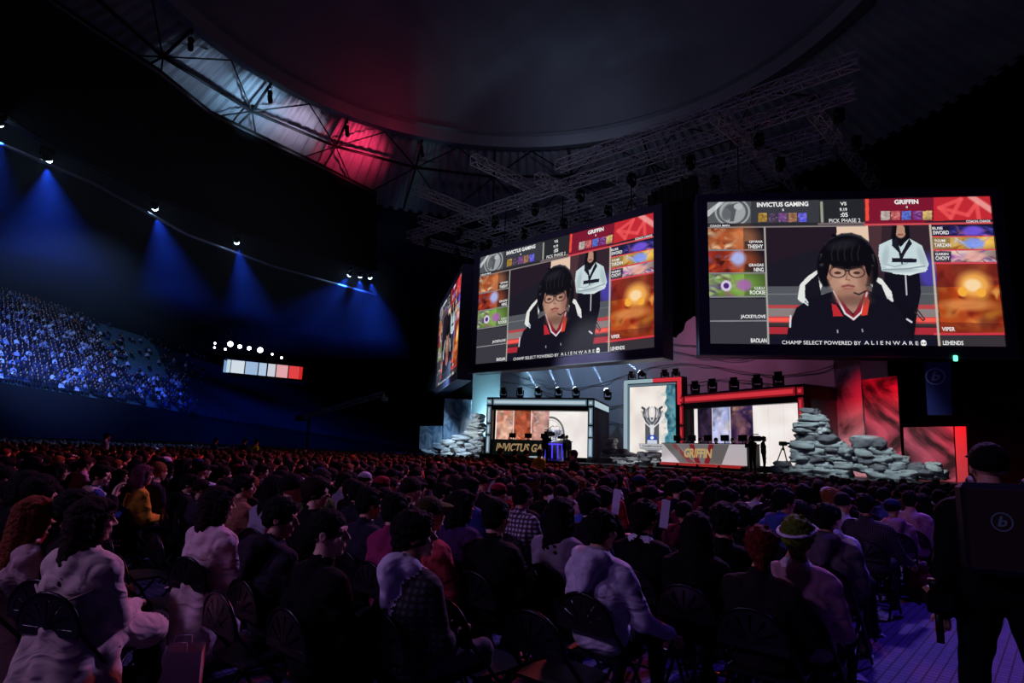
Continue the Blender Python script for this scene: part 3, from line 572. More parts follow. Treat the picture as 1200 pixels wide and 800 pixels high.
t.grid(lambda u, v: ring(DR * math.sin(v * PI / 2 + .0001), u * 2 * PI, 36 + 7 * math.cos(v * PI / 2)), 96, 12); o = t.obj('ceiling', dm); tag(o, kind='structure')
t = MB()                                                     # corrugated ring
NC = 760
def corr(u, v):
    k = int(round(u * NC)); a = k / NC * 2 * PI; return ring(DR + .3 + v * 11, a, 36 - v * 5.5 + (.22 if k % 4 < 2 else 0))
t.grid(corr, NC, 2, False); o = t.obj('ceiling', mat('corrugated roof sheet', '8e8f98', .6, .2, .2, .4)); tag(o, kind='structure')
t = MB()                                                     # rim gutter of the dome
for r0, z0, r1, z1 in ((DR, 36, DR + .25, 34.9), (DR + .25, 34.9, DR + 1.3, 35.0), (DR + 1.3, 35.0, DR + 1.3, 35.8), (DR - .5, 36.15, DR, 36)):
    t.grid(lambda u, v: ring(r0 + (r1 - r0) * v, u * 2 * PI, z0 + (z1 - z0) * v), 128, 1)
o = t.obj('trim', mat('roof rim', '75757f', .6, .2)); tag(o, kind='structure')
t = MB(); t.grid(lambda u, v: ring(DR + 11 + v * 120, u * 2 * PI, 30.7 + v * 3), 96, 2); o = t.obj('ceiling', mat('dark outer roof', '0c0c10', .9)); tag(o, kind='structure')
t = MB(); t.grid(lambda u, v: ring(DR + 130, u * 2 * PI, 34 * v), 96, 2); o = t.obj('wall_back', mat('dark arena wall', '08080c', .9)); tag(o, kind='structure')
RT = mat('dark roof steel', '15151a', .6, .5)
a0 = math.radians(161.7); st = math.radians(17.35)
def truss(A, B, wd, r=.045, seg=None, lace=None, n=4):
    A, B = Vector(A), Vector(B); d = (B - A); L = d.length; d.normalize(); side = d.cross(Vector((0, 0, 1))).normalized(); up = side.cross(d); m = MB(); h = wd / 2
    cs = [side * h * a + up * h * b for a, b in ((-1, -1), (1, -1), (1, 1), (-1, 1))]
    for c in cs: m.bar(A + c, B + c, r, n)
    k = max(2, int(L / (seg or wd)))
    for i in range(k):
        p, q = A + d * L * i / k, A + d * L * (i + 1) / k
        for j in range(4):
            c0, c1 = cs[j], cs[(j + 1) % 4]; m.bar(p + c0, p + c1, (lace or r * .6), 4); m.bar((p if i % 2 else q) + c0, (q if i % 2 else p) + c1, (lace or r * .6), 4)
    return m
def nodeang(k): return a0 - k * st
for k in range(-2, 8):
    a, b, mid = nodeang(k), nodeang(k + 1), nodeang(k + .5)
    m = MB(); A, B = ring(29.9, a, 32.9), ring(29.9, b, 32.9)
    m.bar(A, B, .17, 6); tag(m.obj('roof_chord', RT), 'heavy dark chord running between two roof nodes below the corrugated ring', 'beam', 'heavy ring chords under the roof')
    m = MB(); m.bar(A, ring(DR + .9, a, 34.9), .13, 6); m.bar(A, ring(37, a, 30.6), .1, 6); tag(m.obj('roof_rafter', RT), 'dark steel rafter crossing the corrugated roof ring', 'beam', 'rafters under the corrugated roof ring')
    m = MB(); m.bar(A, ring(DR + 1, mid, 34.8), .075, 5); m.bar(B, ring(DR + 1, mid, 34.8), .075, 5); m.bar(A, ring(37, mid, 30.8), .075, 5); m.bar(B, ring(37, mid, 30.8), .075, 5)
    tag(m.obj('roof_brace', RT), 'thin crossed steel braces between two rafters of the roof ring', 'beam', 'crossed braces of the roof ring')
    if 0 <= k <= 3:
        m = MB(); p = ring(DR + .9, a, 34.4); m.box((p[0], p[1], p[2] - .5), (.35, .35, .45), bev=.05); m.bar((p[0], p[1], p[2] - .8), (p[0] + .2, p[1] - .2, p[2] - 1.5), .22, 8); m.bar(p, (p[0], p[1], p[2] + .6), .05); tag(m.obj('roof_floodlight', BLACKM), 'small black floodlight hanging from the rim of the roof dome', 'light', 'floodlights on the roof rim')
# black canopy cloth between the roof ring and the lamp truss
top = [(-60, -60), (30, -20), (114, 37), (185, 83), (247.5, 133), (352, 183), (441, 227)]
lam = [(-260, 20), (-90, 95), (0, 138), (55, 172), (181, 232), (277, 272), (441, 318)]
TP = [onz(x, y, 31) for x, y in top]; LP = [onz(x, y, 24.3) for x, y in lam]
def pl(L, u): s_ = u * (len(L) - 1); i = min(int(s_), len(L) - 2); return L[i] + (L[i + 1] - L[i]) * (s_ - i)
t = MB()
for s_ in (0, .3): t.grid(lambda u, v: tuple(pl(TP, u) * (1 - v) + pl(LP, u) * v + np.array([0, 0, s_])), 48, 6)
tag(t.obj('blackout_cloth', DRAPE), 'huge black cloth stretched between the roof ring and the lamp truss', 'drape')
t = MB(); t.tube([tuple(p + np.array([0, 0, -.1])) for p in [pl(TP, i / 40) for i in range(41)]], .12, 6); tag(t.obj('cloth_edge_pipe', mat('pale edge pipe', '55555c', .5, .4)), 'pale pipe along the upper edge of the black roof cloth', 'pipe')
# ------------------------------------------------------------------ lamp truss with blue moving heads over the left stand
lz = 24.3
m = MB(); P = [pl(LP, i / 30) + np.array([0, 0, .15]) for i in range(31)]
for off in ((-.3, 0), (.3, 0), (0, .5)):
    m.tube([tuple(p + np.array([off[0], 0, off[1]])) for p in P], .05, 5)
for i in range(30):
    for a_, b_ in ((-.3, .3),):
        m.bar(P[i] + np.array([a_, 0, 0]), P[i + 1] + np.array([b_, 0, 0]), .03, 4); m.bar(P[i] + np.array([b_, 0, 0]), P[i + 1] + np.array([0, 0, .5]), .03, 4)
tag(m.obj('lamp_truss', TR_ALU), 'curved black truss carrying the blue spotlights along the left stand', 'truss')
RP = [onz(x, y, 23) for x, y in ((-200, 60), (0, 168), (110, 215), (220, 275), (320, 312), (440, 345))]
m = MB(); m.tube([tuple(pl(RP, i / 40)) for i in range(41)], .14, 6); tag(m.obj('catwalk_rail', mat('catwalk rail', '9aa2b4', .35, .5)), 'long curved grey rail below the blue spotlights', 'rail')
BLUELENS = glow('blue spotlight lens', 'b8dcff', 30)
def spot(name, loc, tgt, col, power, size, blend=.6, rad=.1, parent=None):
    l = bpy.data.lights.new(name, 'SPOT'); l.color = lin(col); l.energy = power; l.spot_size = math.radians(size); l.spot_blend = blend; l.shadow_soft_size = rad
    o = bpy.data.objects.new(name, l); COL.objects.link(o); o.location = Vector(loc); o.rotation_euler = (Vector(tgt) - Vector(loc)).to_track_quat('-Z', 'Y').to_euler()
    return o
def moving_head(loc, tgt, lens, sc=1., up=False):
    """yoke base, yoke arms, tilting head with a lens"""
    r = empty('moving_head', loc); m = MB(); z = -1 if up else 1
    m.box((0, 0, z * .34), (.34, .34, .16), bev=.04); m.obj('base', BLACKM, r)
    m = MB(); m.box((-.19, 0, z * .12), (.05, .14, .34), bev=.02); m.box((.19, 0, z * .12), (.05, .14, .34), bev=.02); m.box((0, 0, z * .27), (.42, .13, .05)); m.obj('yoke', BLACKM, r)
    q = (Vector(tgt) - Vector(loc)).to_track_quat('Z', 'Y'); h = MB(); h.lathe([(.09, -.2), (.14, -.14), (.15, .1), (.165, .2)], n=12); ho = h.obj('head', BLACKM, r); ho.rotation_euler = q.to_euler()
    if lens: l = MB(); l.lathe([(.15, .2), (.145, .26), (.11, .32), (.06, .36), (0.01, .37)], n=14); lo = l.obj('lens', lens, ho)
    r.scale = (sc,) * 3
    return r
BLUE = '2050ff'
bl = [((0, 140), (-30, 330)), ((55, 180), (60, 400)), ((181, 240), (215, 400)), ((277, 280), (310, 470)), ((411, 320), (340, 420)), ((422, 321), (420, 430)), ((433, 322), (460, 470))]
names = ['blue spotlight on the lamp truss, cut by the left edge of the picture', 'brightest blue spotlight, second from the left picture edge', 'blue spotlight on the lamp truss above the bright streak of rail', 'single blue spotlight nearest the three-lamp cluster, throwing a narrow beam', 'first of three clustered blue spotlights, aimed left', 'middle of three clustered blue spotlights', 'last of three clustered blue spotlights, nearest the screens']
for (a, b), nm in zip(bl, names):
    P = onz(*a, 24.0); d_ = float((P - CAM) @ _F); T = onplane(*b, P + VD * 6, VD) if 0 else CAM + ray(*b) * (d_ * 1.25)
    big = nm.startswith('bright'); tag(moving_head(P, T, BLUELENS, 2.4 if big else 1.8), nm, 'spotlight', 'blue spotlights along the left stand')
    D3 = (T - P) / np.linalg.norm(T - P); spot('blue_beam', P + D3 * 1.3, T, BLUE, 30000 if not big else 32000, 46 if not big else 60, 1, .12)
# ------------------------------------------------------------------ left stand
A0, A1 = CAM + ray(0, 448) * 55, CAM + ray(228, 485) * 80; TD = (A1 - A0) / np.linalg.norm(A1 - A0); ND = np.array([-TD[1], TD[0], 0]); ND /= np.linalg.norm(ND); ND = ND if ND[0] < 0 else -ND
RUN, RISE, NR = .85, .46, 34
def ts(x, y):
    n = np.cross(TD, ND * RUN + np.array([0, 0, RISE])); q = onplane(x, y, A0, n / np.linalg.norm(n)); return float((q - A0) @ TD), float((q - A0) @ ND) / RUN
e0, e1 = ts(245, 500), ts(178, 385)
print('stand', A0, A1, e0, e1)
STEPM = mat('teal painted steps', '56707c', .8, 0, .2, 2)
m = MB(); t0 = -45
for i in range(NR):
    te = e0[0] + (e1[0] - e0[0]) * i / max(1, e1[1]); a = A0 + TD * t0 + ND * (RUN * i + .4) + np.array([0, 0, RISE * i]); b = A0 + TD * te + ND * (RUN * i + .4) + np.array([0, 0, RISE * i])
    for c0, c1, hh in ((.0, .5, 0), (.5, .85, .3)):            # tread and bench of every row
        pa = [a + ND * c0, b + ND * c0, b + ND * c1, a + ND * c1]; m.prism([tuple(p + np.array([0, 0, hh - .75])) for p in pa], (0, 0, .75))
tag(m.obj('seating_stand', STEPM), 'steep blue-lit stand of teal benches full of people, far left', 'grandstand')
m = MB(); m.prism([tuple(A0 + TD * t0 + ND * 0 - np.array([0, 0, 5.2])), tuple(A0 + TD * 190 - np.array([0, 0, 5.2])), tuple(A0 + TD * 190 + np.array([0, 0, .0])), tuple(A0 + TD * t0)], tuple(ND * .3)); o = m.obj('wall_left', mat('dark stand wall', '0a0e16', .9)); tag(o, kind='structure')
m = MB()
for i in range(int((230) / 2)): p = A0 + TD * (t0 + i * 2); m.bar(p, p + np.array([0, 0, .9]), .03, 4)
m.bar(A0 + TD * t0 + np.array([0, 0, .9]), A0 + TD * 185 + np.array([0, 0, .9]), .05, 5); tag(m.obj('stand_railing', mat('stand rail', '3a4654', .5, .5)), 'railing along the front of the far left stand', 'railing')
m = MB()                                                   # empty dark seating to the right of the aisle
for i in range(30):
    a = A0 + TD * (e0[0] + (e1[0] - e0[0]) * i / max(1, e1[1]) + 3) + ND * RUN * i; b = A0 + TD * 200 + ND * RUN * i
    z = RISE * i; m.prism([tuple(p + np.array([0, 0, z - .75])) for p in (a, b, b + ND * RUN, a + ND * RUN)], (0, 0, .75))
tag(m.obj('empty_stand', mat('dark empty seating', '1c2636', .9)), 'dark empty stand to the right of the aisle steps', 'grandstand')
m = MB()
for i in range(60):
    te = e0[0] + (e1[0] - e0[0]) * i / 2 / max(1, e1[1]); a = A0 + TD * (te + .2) + ND * RUN * i / 2; m.prism([tuple(p + np.array([0, 0, RISE * i / 2 - .6])) for p in (a, a + TD * 2.4, a + TD * 2.4 + ND * RUN / 2, a + ND * RUN / 2)], (0, 0, .68))
tag(m.obj('aisle_stairs', mat('aisle concrete', '2a3644', .9)), 'aisle stairs climbing at the right end of the teal stand', 'stairs')

# glazed studio box with its lamps, high in the far stand
sd = 74.; c0 = CAM + ray(262, 435.5) * sd; c1 = CAM + ray(354, 444.5) * sd * 1.02; r = empty('studio_box', c0)
tag(r, 'small glowing studio box with white, blue and red panels in the far dark stand', 'studio box')
ax_ = (c1 - c0); Lb_ = np.linalg.norm(ax_[:2]); ax_ = ax_ / Lb_; nb = np.array([ax_[1], -ax_[0], 0.]); hb_ = 1.6
m = MB(); m.prism([(0, 0, -.3), tuple(ax_ * Lb_ - np.array([0, 0, .3])), tuple(ax_ * Lb_ + np.array([0, 0, -.05])), (0, 0, -.05)], tuple(-nb * 4)); m.prism([(0, 0, hb_), tuple(ax_ * Lb_ + np.array([0, 0, hb_])), tuple(ax_ * Lb_ + np.array([0, 0, hb_ + .2])), (0, 0, hb_ + .2)], tuple(-nb * 4)); m.obj('frame', BLACKM, r)
cols = ['cfe4f4', 'dfeaf4', 'a8c4e8', 'bcd4f0', 'd8dce8', 'f0b0b4', 'f04848', 'e02828']; xs = [(0.03, .075), (.085, .25), (.265, .42), (.435, .53), (.55, .645), (.66, .805), (.82, .955), (.96, .995)]
for (a, b), c in zip(xs, cols):
    m = MB(); pa, pb = ax_ * Lb_ * a, ax_ * Lb_ * b; m.prism([tuple(pa), tuple(pb), tuple(pb + np.array([0, 0, hb_ - .05])), tuple(pa + np.array([0, 0, hb_ - .05]))], tuple(-nb * .05)); m.obj('light_panel', glow('studio panel ' + c, c, .85, False), r)
m = MB()
for a in (.1, .45): m.prism([tuple(-ax_ * .15 - nb * a * 3 + np.array([0, 0, 0])), tuple(-ax_ * .15 - nb * (a * 3 + .9)), tuple(-ax_ * .15 - nb * (a * 3 + .9) + np.array([0, 0, hb_ - .1])), tuple(-ax_ * .15 - nb * a * 3 + np.array([0, 0, hb_ - .1]))], tuple(ax_ * .05))
m.obj('side_panel', glow('studio panel side', '8ab8e8', .7, False), r)
sl = glow('studio lamp', 'f4f8ff', 12); 
for x, y, s_, d_ in ((270, 403, 1.6, 'largest white lamp at the left end of the row above the studio box'), (281, 406, 1.15, 'second white lamp of the row above the studio box'), (292, 408, 1.15, 'third white lamp of the row above the studio box'), (305, 410, 1.6, 'large white lamp over the middle of the studio box'), (264, 409, .7, 'small slanted white lamp just above the studio roof corner'), (252, 402, .6, 'upper of two tiny white lamps left of the studio box'), (251.5, 407, .6, 'lower of two tiny white lamps left of the studio box'), (319, 415, .6, 'tiny white lamp above the pale studio panels'), (330, 419, .75, 'tiny white lamp above the red studio panels')):
    P = CAM + ray(x, y) * sd * .985; r = empty('studio_lamp', P); m = MB(); m.lathe([(.16, .05), (.26, .02), (.28, -.02)], n=12, cap=False); 
    b = MB(); b.lathe([(.3, .25), (.33, 0), (.28, -.03)], n=12); q = Vector(CAM - P).to_track_quat('Z', 'Y'); h = b.obj('lamp_housing', BLACKM, r); h.rotation_euler = (q @ Matrix.Rotation(PI, 3, 'X').to_quaternion()).to_euler()
    g = MB(); g.lathe([(.27, 0), (.2, .05), (.01, .07)], n=14); g = g.obj('lamp_face', sl, r); g.rotation_euler = q.to_euler(); m2 = MB(); m2.bar((0, 0, .2), (0, 0, 1.2), .03); m2.obj('hanger', BLACKM, r); r.scale = (s_ * .85,) * 3
    tag(r, d_, 'lamp', 'white lamps above the studio box')
# camera crane
P0, P1 = CAM + ray(352, 490) * 60, CAM + ray(450, 461) * 54; GREY = mat('grey metal', '6a6e78', .5, .5)
r = empty('camera_crane', (P0[0], P0[1], 0)); tag(r, 'long slender camera crane rising to the right over the distant crowd', 'camera crane')
m = truss(P0 - r.location, P1 - r.location, .35, .05, .8); m.obj('boom', GREY, r)
m = MB(); base = P0 + (P1 - P0) * .12 - np.array(r.location); m.bar((base[0], base[1], 0), base, .12); m.box((base[0], base[1], .3), (1.4, 1.4, .6)); m.obj('column', BLACKM, r)
m = MB(); e_ = P1 - np.array(r.location); m.box(e_ + np.array([.1, 0, -.5]), (.5, .7, .4), bev=.05); m.bar(e_, e_ - np.array([0, 0, .4]), .06); m.obj('camera_head', GREY, r)
m = MB(); e_ = P0 - np.array(r.location); m.box(e_, (.8, .6, .5), bev=.05); m.obj('counterweight', BLACKM, r)

# ------------------------------------------------------------------ truss grid over the stage
TG = mat('grid truss aluminium', 'a8aab4', .5, .3, .2, 8)
for i, (v, u0, u1, z) in enumerate(((26.6, -21, -5, 18.4), (28.2, -37, -5.5, 18), (31.6, -35, -7, 18.3), (34.5, -36, -8, 18.6), (37.5, -38, -12, 19), (40.5, -40, -14, 19.4))):
    tag(truss(W(u0, v, z), W(u1, v, z), .55, .035, .75, .02).obj('lighting_truss', TG), 'long box truss of the ceiling grid running parallel to the stage front', 'truss', 'long trusses over the stage')
for i in range(9):
    u = -36 + i * 3.6; tag(truss(W(u, 25.5 if i % 3 == 1 else 28, 17.5), W(u, 41, 18.4), .5, .03, .75, .018).obj('lighting_truss', TG), 'short box truss crossing the ceiling grid above the video screens', 'truss', 'cross trusses over the stage')
    for j in range(3):
        P = W(u + .9, 28.5 + j * 3.1, 17.0); tag(moving_head(P, P - np.array([2 * math.sin(i + j), 2, 4]), None, 1.2), 'unlit black moving spotlight hanging from the stage truss grid', 'spotlight', 'unlit spotlights on the stage truss grid')
for (u, v) in ((-30, 23), (-24, 22.5)): tag(truss(W(u, v, 18.2), W(u + .2, v + 6, 18.2), .5, .035, .7, .02).obj('lighting_truss', TG), 'stub of truss reaching out in front of the ceiling grid', 'truss', 'truss stubs before the grid')
# ------------------------------------------------------------------ stage deck, backdrop, banners
DECKM = mat('black stage deck', '141416', .35, 0, .2, 3); FR = [W(-39.5, 32.3), W(-22, 32.3), W(-9.6, 29.3), W(-6.3, 28.1), W(3, 27.8), W(3, 44), W(-46, 44), W(-46, 36)]
r = empty('stage', W(-20, 34)); tag(r, 'long low black stage running behind the whole audience', 'stage'); o_ = np.array(r.location)
m = MB(); m.prism([tuple(p - o_) for p in FR], (0, 0, .93)); m.obj('body', DRAPE, r)
m = MB(); m.prism([tuple(p - o_ + np.array([0, 0, .93])) for p in FR], (0, 0, .07)); m.obj('deck', DECKM, r)
m = MB(); fr = [FR[0], FR[1], FR[2], FR[3], FR[4]]
for a, b in zip(fr, fr[1:]): m.bar(a - o_ + np.array([0, 0, .98]) - VD * .03, b - o_ + np.array([0, 0, .98]) - VD * .03, .035, 4)
m.obj('edge_strip', mat('stage edge strip', '8a8e96', .3, .6), r)
BD = mat('grey backdrop fabric', 'a8a6b0', .85, 0, .18, .25, 0)
m = MB()
def bdp(u, v): s_ = -38 + u * 31; q = W(s_, 41.5 - 2.6 * ((s_ + 22) / 16) ** 2 + .12 * math.sin(s_ * 2.3 + 3 * v), 1 + 14.5 * v); return tuple(q)
m.grid(bdp, 90, 16); tag(m.obj('backdrop_cloth', BD), 'tall curved grey cloth hanging behind the whole stage set', 'backdrop')
m = MB()
for i in range(5):
    ph = i * 1.1; m.tube([tuple(np.array(bdp(k / 30, .3 + .1 * i + .06 * math.sin(k * .35 + ph) - .05 * math.sin(k / 30 * PI))) - VD * .1) for k in range(31)], .03, 4)
tag(m.obj('swag_cable', BLACKM), 'thin dark cables sagging in front of the grey backdrop', 'cable')
def banner_mat(name, base, dark, sc, seed):
    m = bpy.data.materials.new(name); m.use_nodes = True; nt = m.node_tree; b = nt.nodes['Principled BSDF']; b.inputs['Roughness'].default_value = .8
    tc = nt.nodes.new('ShaderNodeTexCoord'); mp = nt.nodes.new('ShaderNodeMapping'); mp.inputs['Location'].default_value = (seed, seed * .7, seed * 1.3); n = nt.nodes.new('ShaderNodeTexNoise'); n.inputs['Scale'].default_value = sc; n.inputs['Detail'].default_value = 5; n.inputs['Distortion'].default_value = 1.6
    cr = nt.nodes.new('ShaderNodeValToRGB'); e = cr.color_ramp.elements; e[0].position = .38; e[0].color = (*lin(dark), 1); e[1].position = .55; e[1].color = (*lin(base), 1)
    nt.links.new(tc.outputs['Object'], mp.inputs[0]); nt.links.new(mp.outputs[0], n.inputs['Vector']); nt.links.new(n.outputs['Fac'], cr.inputs[0]); nt.links.new(cr.outputs[0], b.inputs['Base Color']); return m
def panel(name, q, v, m_, lab, cat, th=.12, group=None):
    P = [onplane(x, y, W(0, v), VD) for x, y in q]; c = sum(P) / 4; mm = MB(); mm.prism([tuple(p - c) for p in P], tuple(VD * th)); o = mm.obj(name, m_, None, c); tag(o, lab, cat, group); return o
ICE = banner_mat('ice mountain print', 'c8d8e4', '5f7fa0', .55, 1); DRG = banner_mat('dark beast print', 'a85c70', '16060c', .42, 4); PLAIN = mat('pale column cloth', 'b4c4c8', .85, 0, .1, .5); PLAINR = banner_mat('red column print', 'c8a0a4', '4a2a30', .35, 9)
panel('stage_banner', ((492, 499), (517.5, 499), (517, 527), (491, 526)), 36.5, ICE, 'small low banner printed with pale blue icy peaks, at the far left stage end', 'banner')
panel('stage_banner', ((521, 466.5), (552, 468), (551, 528), (518.5, 526)), 36.9, ICE, 'tall blue-white banner of icy peaks behind the left rock stack', 'banner')
panel('stage_banner', ((554.5, 410), (586, 408), (586, 532), (552.5, 530)), 37.6, PLAIN, 'tall pale cyan-lit cloth column just left of the left player booth', 'banner')
panel('stage_banner', ((975, 400), (1005.5, 400), (1018, 560), (986, 560)), 33.6, PLAINR, 'tall red-lit cloth column with a dark creature print, right of the red booth', 'banner')
panel('stage_banner', ((1010.5, 445), (1051, 440), (1058, 562), (1018, 562)), 33.2, DRG, 'red banner with a dark coiled beast print between rocks and column', 'banner')
panel('stage_banner', ((1058.5, 500.5), (1117, 499.5), (1120.5, 566), (1061, 564)), 32.4, DRG, 'low red banner with a dark shaggy shape behind the right rocks', 'banner')
panel('stage_banner', ((1118.5, 499.5), (1132, 499.5), (1135, 566), (1122, 566)), 32.3, mat('plain red banner', 'c04a50', .8, 0, .1), 'narrow plain red strip at the right end of the banner row', 'banner')
# dark hall wall and the faint blue hanging banner at the right
m = MB(); 
for s_ in (0, .2): m.grid(lambda u, v: tuple(W(-7 + u * 38, 41.2 - u * 5 + s_ + .1 * math.sin(u * 190), 1 + 17 * v)), 120, 2)
tag(m.obj('side_drape', mat('navy drape', '0a0a18', .95, 0, .2, 2)), 'dark navy curtain closing the hall right of the stage', 'curtain')
q = [(1083, 424), (1114, 424), (1116, 486), (1087, 486)]; hn_ = VD; o = panel('hanging_banner', q, 29.5, mat('blue hanging banner', '141a6a', .8, 0, .1), 'faint dark blue banner with a round logo hanging under the right screen', 'banner')
c = sum(onplane(x, y, W(0, 29.45), VD) for x, y in q) / 4; m = MB()
def lg(mb, c, xd, zd, R, n=20):
    for r0, r1 in ((R, R * .86),):
        P_ = [c + xd * (r_ * math.cos(2 * PI * i / n)) + zd * (r_ * math.sin(2 * PI * i / n)) for r_ in (r0, r1) for i in range(n)]; mb.add(P_, [(i, (i + 1) % n, n + (i + 1) % n, n + i) for i in range(n)])
    # slanted b-shaped mark inside the ring
    S = [(-.1, .62), (.12, .62), (.04, .2), (.36, .2), (.5, 0), (.36, -.34), (.05, -.5), (-.42, -.5), (-.3, .1)]; H_ = [(-.02, -.0), (.2, -.0), (.24, -.12), (.14, -.28), (-.1, -.28)]
    mb.add([c + xd * x * R + zd * y * R for x, y in S[:3] + [S[8]] ] , [(0, 1, 2, 3)]); mb.add([c + xd * x * R + zd * y * R for x, y in (S[2], S[3], S[4], H_[1], H_[0])], [(0, 1, 2, 3, 4)]); mb.add([c + xd * x * R + zd * y * R for x, y in (S[4], S[5], H_[3], H_[2], H_[1])], [(0, 1, 2, 3, 4)]); mb.add([c + xd * x * R + zd * y * R for x, y in (S[5], S[6], S[7], H_[4], H_[3])], [(0, 1, 2, 3, 4)]); mb.add([c + xd * x * R + zd * y * R for x, y in (S[7], S[8], S[2], H_[0], H_[4])], [(0, 1, 2, 3, 4)])
pp = onplane(1096, 441, W(0, 29.45), VD); lg(m, pp - o.location, UD, np.array([0, 0, 1.]), .34); lo = m.obj('logo', mat('banner print', '8088c0', .7), o)
# ------------------------------------------------------------------ player booths
def frame_dir(P, Q): d = np.array(Q) - np.array(P); L = np.linalg.norm(d[:2]); d = d / L; d[2] = 0; return d, L
def cells(m, P, d, L, z0, z1, n_, t_): pass
def booth(P, Q, top, floor, lit, litdim, label, mirror, pic, wing):
    """front from P to Q at roof height `top`"""
    d, L = frame_dir(P, Q); yaw = math.atan2(d[1], d[0]); r = empty('player_booth', (P[0], P[1], 0), yaw); tag(r, label, 'booth', 'player booths on the stage')
    blk = mat('booth black frame', '101013', .4, .4); dpt = 6.5
    m = MB(); m.box((L / 2, dpt / 2, (1 + floor) / 2), (L + .6, dpt + .6, floor - 1)); m.obj('riser', blk, r)
    m = MB(); m.box((L / 2, .2, top - .42), (L, .4, .84)); m.box((.2, .2, (floor + top) / 2), (.42, .4, top - floor)); m.box((L - .2, .2, (floor + top) / 2), (.42, .4, top - floor)); m.box((.1, dpt / 2, top - .3), (.2, dpt, .6)); m.box((L - .1, dpt / 2, top - .3), (.2, dpt, .6)); m.obj('frame', blk, r)
    m = MB(); m.box((L / 2, dpt, (floor + top) / 2), (L, .15, top - floor)); m.box((.1, dpt / 2, (floor + top) / 2), (.12, dpt, top - floor)); m.box((L - .1, dpt / 2, (floor + top) / 2), (.12, dpt, top - floor)); m.box((L / 2, dpt / 2, top + .0), (L, dpt, .1)); m.obj('side_wall', mat('booth grey wall', '5c5e64', .8), r)
    # light strips set in the frame: bright core with a paler rim
    core, rim = lit, litdim
    def strip(x0, x1, z0, z1, nm='light_strip'):
        m = MB(); m.box(((x0 + x1) / 2, -.03, (z0 + z1) / 2), (x1 - x0, .06, z1 - z0), bev=.02); so = m.obj(nm, rim, r)
        e = .05; m = MB(); m.box(((x0 + x1) / 2, -.07, (z0 + z1) / 2), (max(.06, x1 - x0 - 2 * e - .06), .03, max(.05, z1 - z0 - 2 * e - .1)), bev=.01); m.obj('glowing_core', core, so)
    strip(.5, L - .5, top - .5, top - .07); strip(.04, .38, top - .48, top - .1, 'corner_light'); strip(L - .38, L - .04, top - .48, top - .1, 'corner_light')
    H_ = top - .6 - floor
    for x in (.07, L - .33):
        for a, b in ((.0, .34), (.37, .58), (.61, .97)): strip(x, x + .26, top - .62 - H_ * b, top - .62 - H_ * a)
    if wing:
        m = MB(); x = L + .0 if wing > 0 else 0; m.box((x, dpt / 2, top - .3), (.06, dpt - .5, .42), bev=.02); m.obj('side_light_strip', core, r)
    me = pic.mesh('display'); me.materials.append(STG_LED); o = link('display', me, (), r, (L / 2, .75, floor + .0 + pic.h / 2)); m = MB(); m.box((L / 2, .85, floor + pic.h / 2), (pic.w + .1, .12, pic.h + .08)); m.obj('display_case', blk, r)
    return r, d, yaw, L
STG_LED = attr_mat('stage led picture', 1.0)
Pa, Qa = onz(571, 466, 5.3), onz(696, 467, 5.3); Pb, Qb = onz(796, 463.5, 5.3), onz(942, 450.5, 5.3)
W_a, W_b = np.linalg.norm((Qa - Pa)[:2]) - .9, np.linalg.norm((Qb - Pb)[:2]) - .9
p = Pic(W_a, 3.15, 300, 130, 'f2ece8'); p.marble(np.ones(p.X.shape), 'e2d8d4', 'fbf8f4', 0)
w3 = W_a * .19
p.ell(W_a * .6, 1.62, 1.02, 1.25, '4a4644', .95, .05, 0, .1); p.ell(W_a * .6, 1.6, .84, 1.0, '8a8684', .5, .05, 0, .05)
for i, cl in enumerate((['e8b8a0', 'c06a58', 'f8e4dc', 'a04a40', 'e89878'], ['b8583c', '7a3020', 'e89468', 'd8b0a0', '9a4030'], ['c88878', 'f4e8e4', '8a5a78', 'e8c0b0', '7a3a40'])):
    x0 = .05 + i * (w3 + .02); p.art(((p.X > x0) & (p.X < x0 + w3)).astype(float), cl, i)
    p.ell(x0 + w3 / 2, 1.3, .35, .5, cl[0], .7, .8); p.mix(np.exp(-((p.X - x0) / .03) ** 2) * .8, 'f8f0ec')
p.poly([(W_a * .42, 0), (W_a * .6, 0), (W_a * .5, 3.2), (W_a * .42, 3.2)], 'e8dcd8', .2)
boothA = booth(Pa, Qa, 5.3, 1.3, glow('cool white strip', 'c4dce8', .75, False), mat('cool strip rim', '6f8a98', .4, emit='8fb0c4', es=.35), 'left player booth framed in cool white light strips, marble-white screen inside', False, p, 1)
p = Pic(W_b, 3.3, 320, 140, 'f4eeec'); p.marble(np.ones(p.X.shape), 'e6dad6', 'fdfaf8', 0); ww = W_b
for x in (.7, .82, .93): p.mix(np.exp(-((p.X - ww * x) / .02) ** 2) * .15, '9a9090')
for i, (a, b, cl) in enumerate(((.035, .185, ['201828', '3a2a48', '14101c', '8a4a60', '2a2238']), (.19, .36, ['a8b0e0', 'e8e4f8', '7a84c8', 'f4ece8', '98a0e4']), (.365, .57, ['2a1a40', '8a5a60', 'd8a890', '40307a', 'c0886a']))):
    p.art(((p.X > ww * a) & (p.X < ww * b)).astype(float), cl, i + 1)
    p.ell(ww * (a + b) / 2, 1.5, .42, .75, cl[1], .55, .9); p.mix(np.exp(-((p.X - ww * a) / .03) ** 2) * .8, 'e8e0e4')
boothB = booth(Pb, Qb, 5.3, 1.3, glow('red strip', 'dc3440', .85, False), mat('red strip rim', '903030', .4, emit='b02030', es=.4), 'right player booth framed in red light strips, white screen inside', True, p, -1)
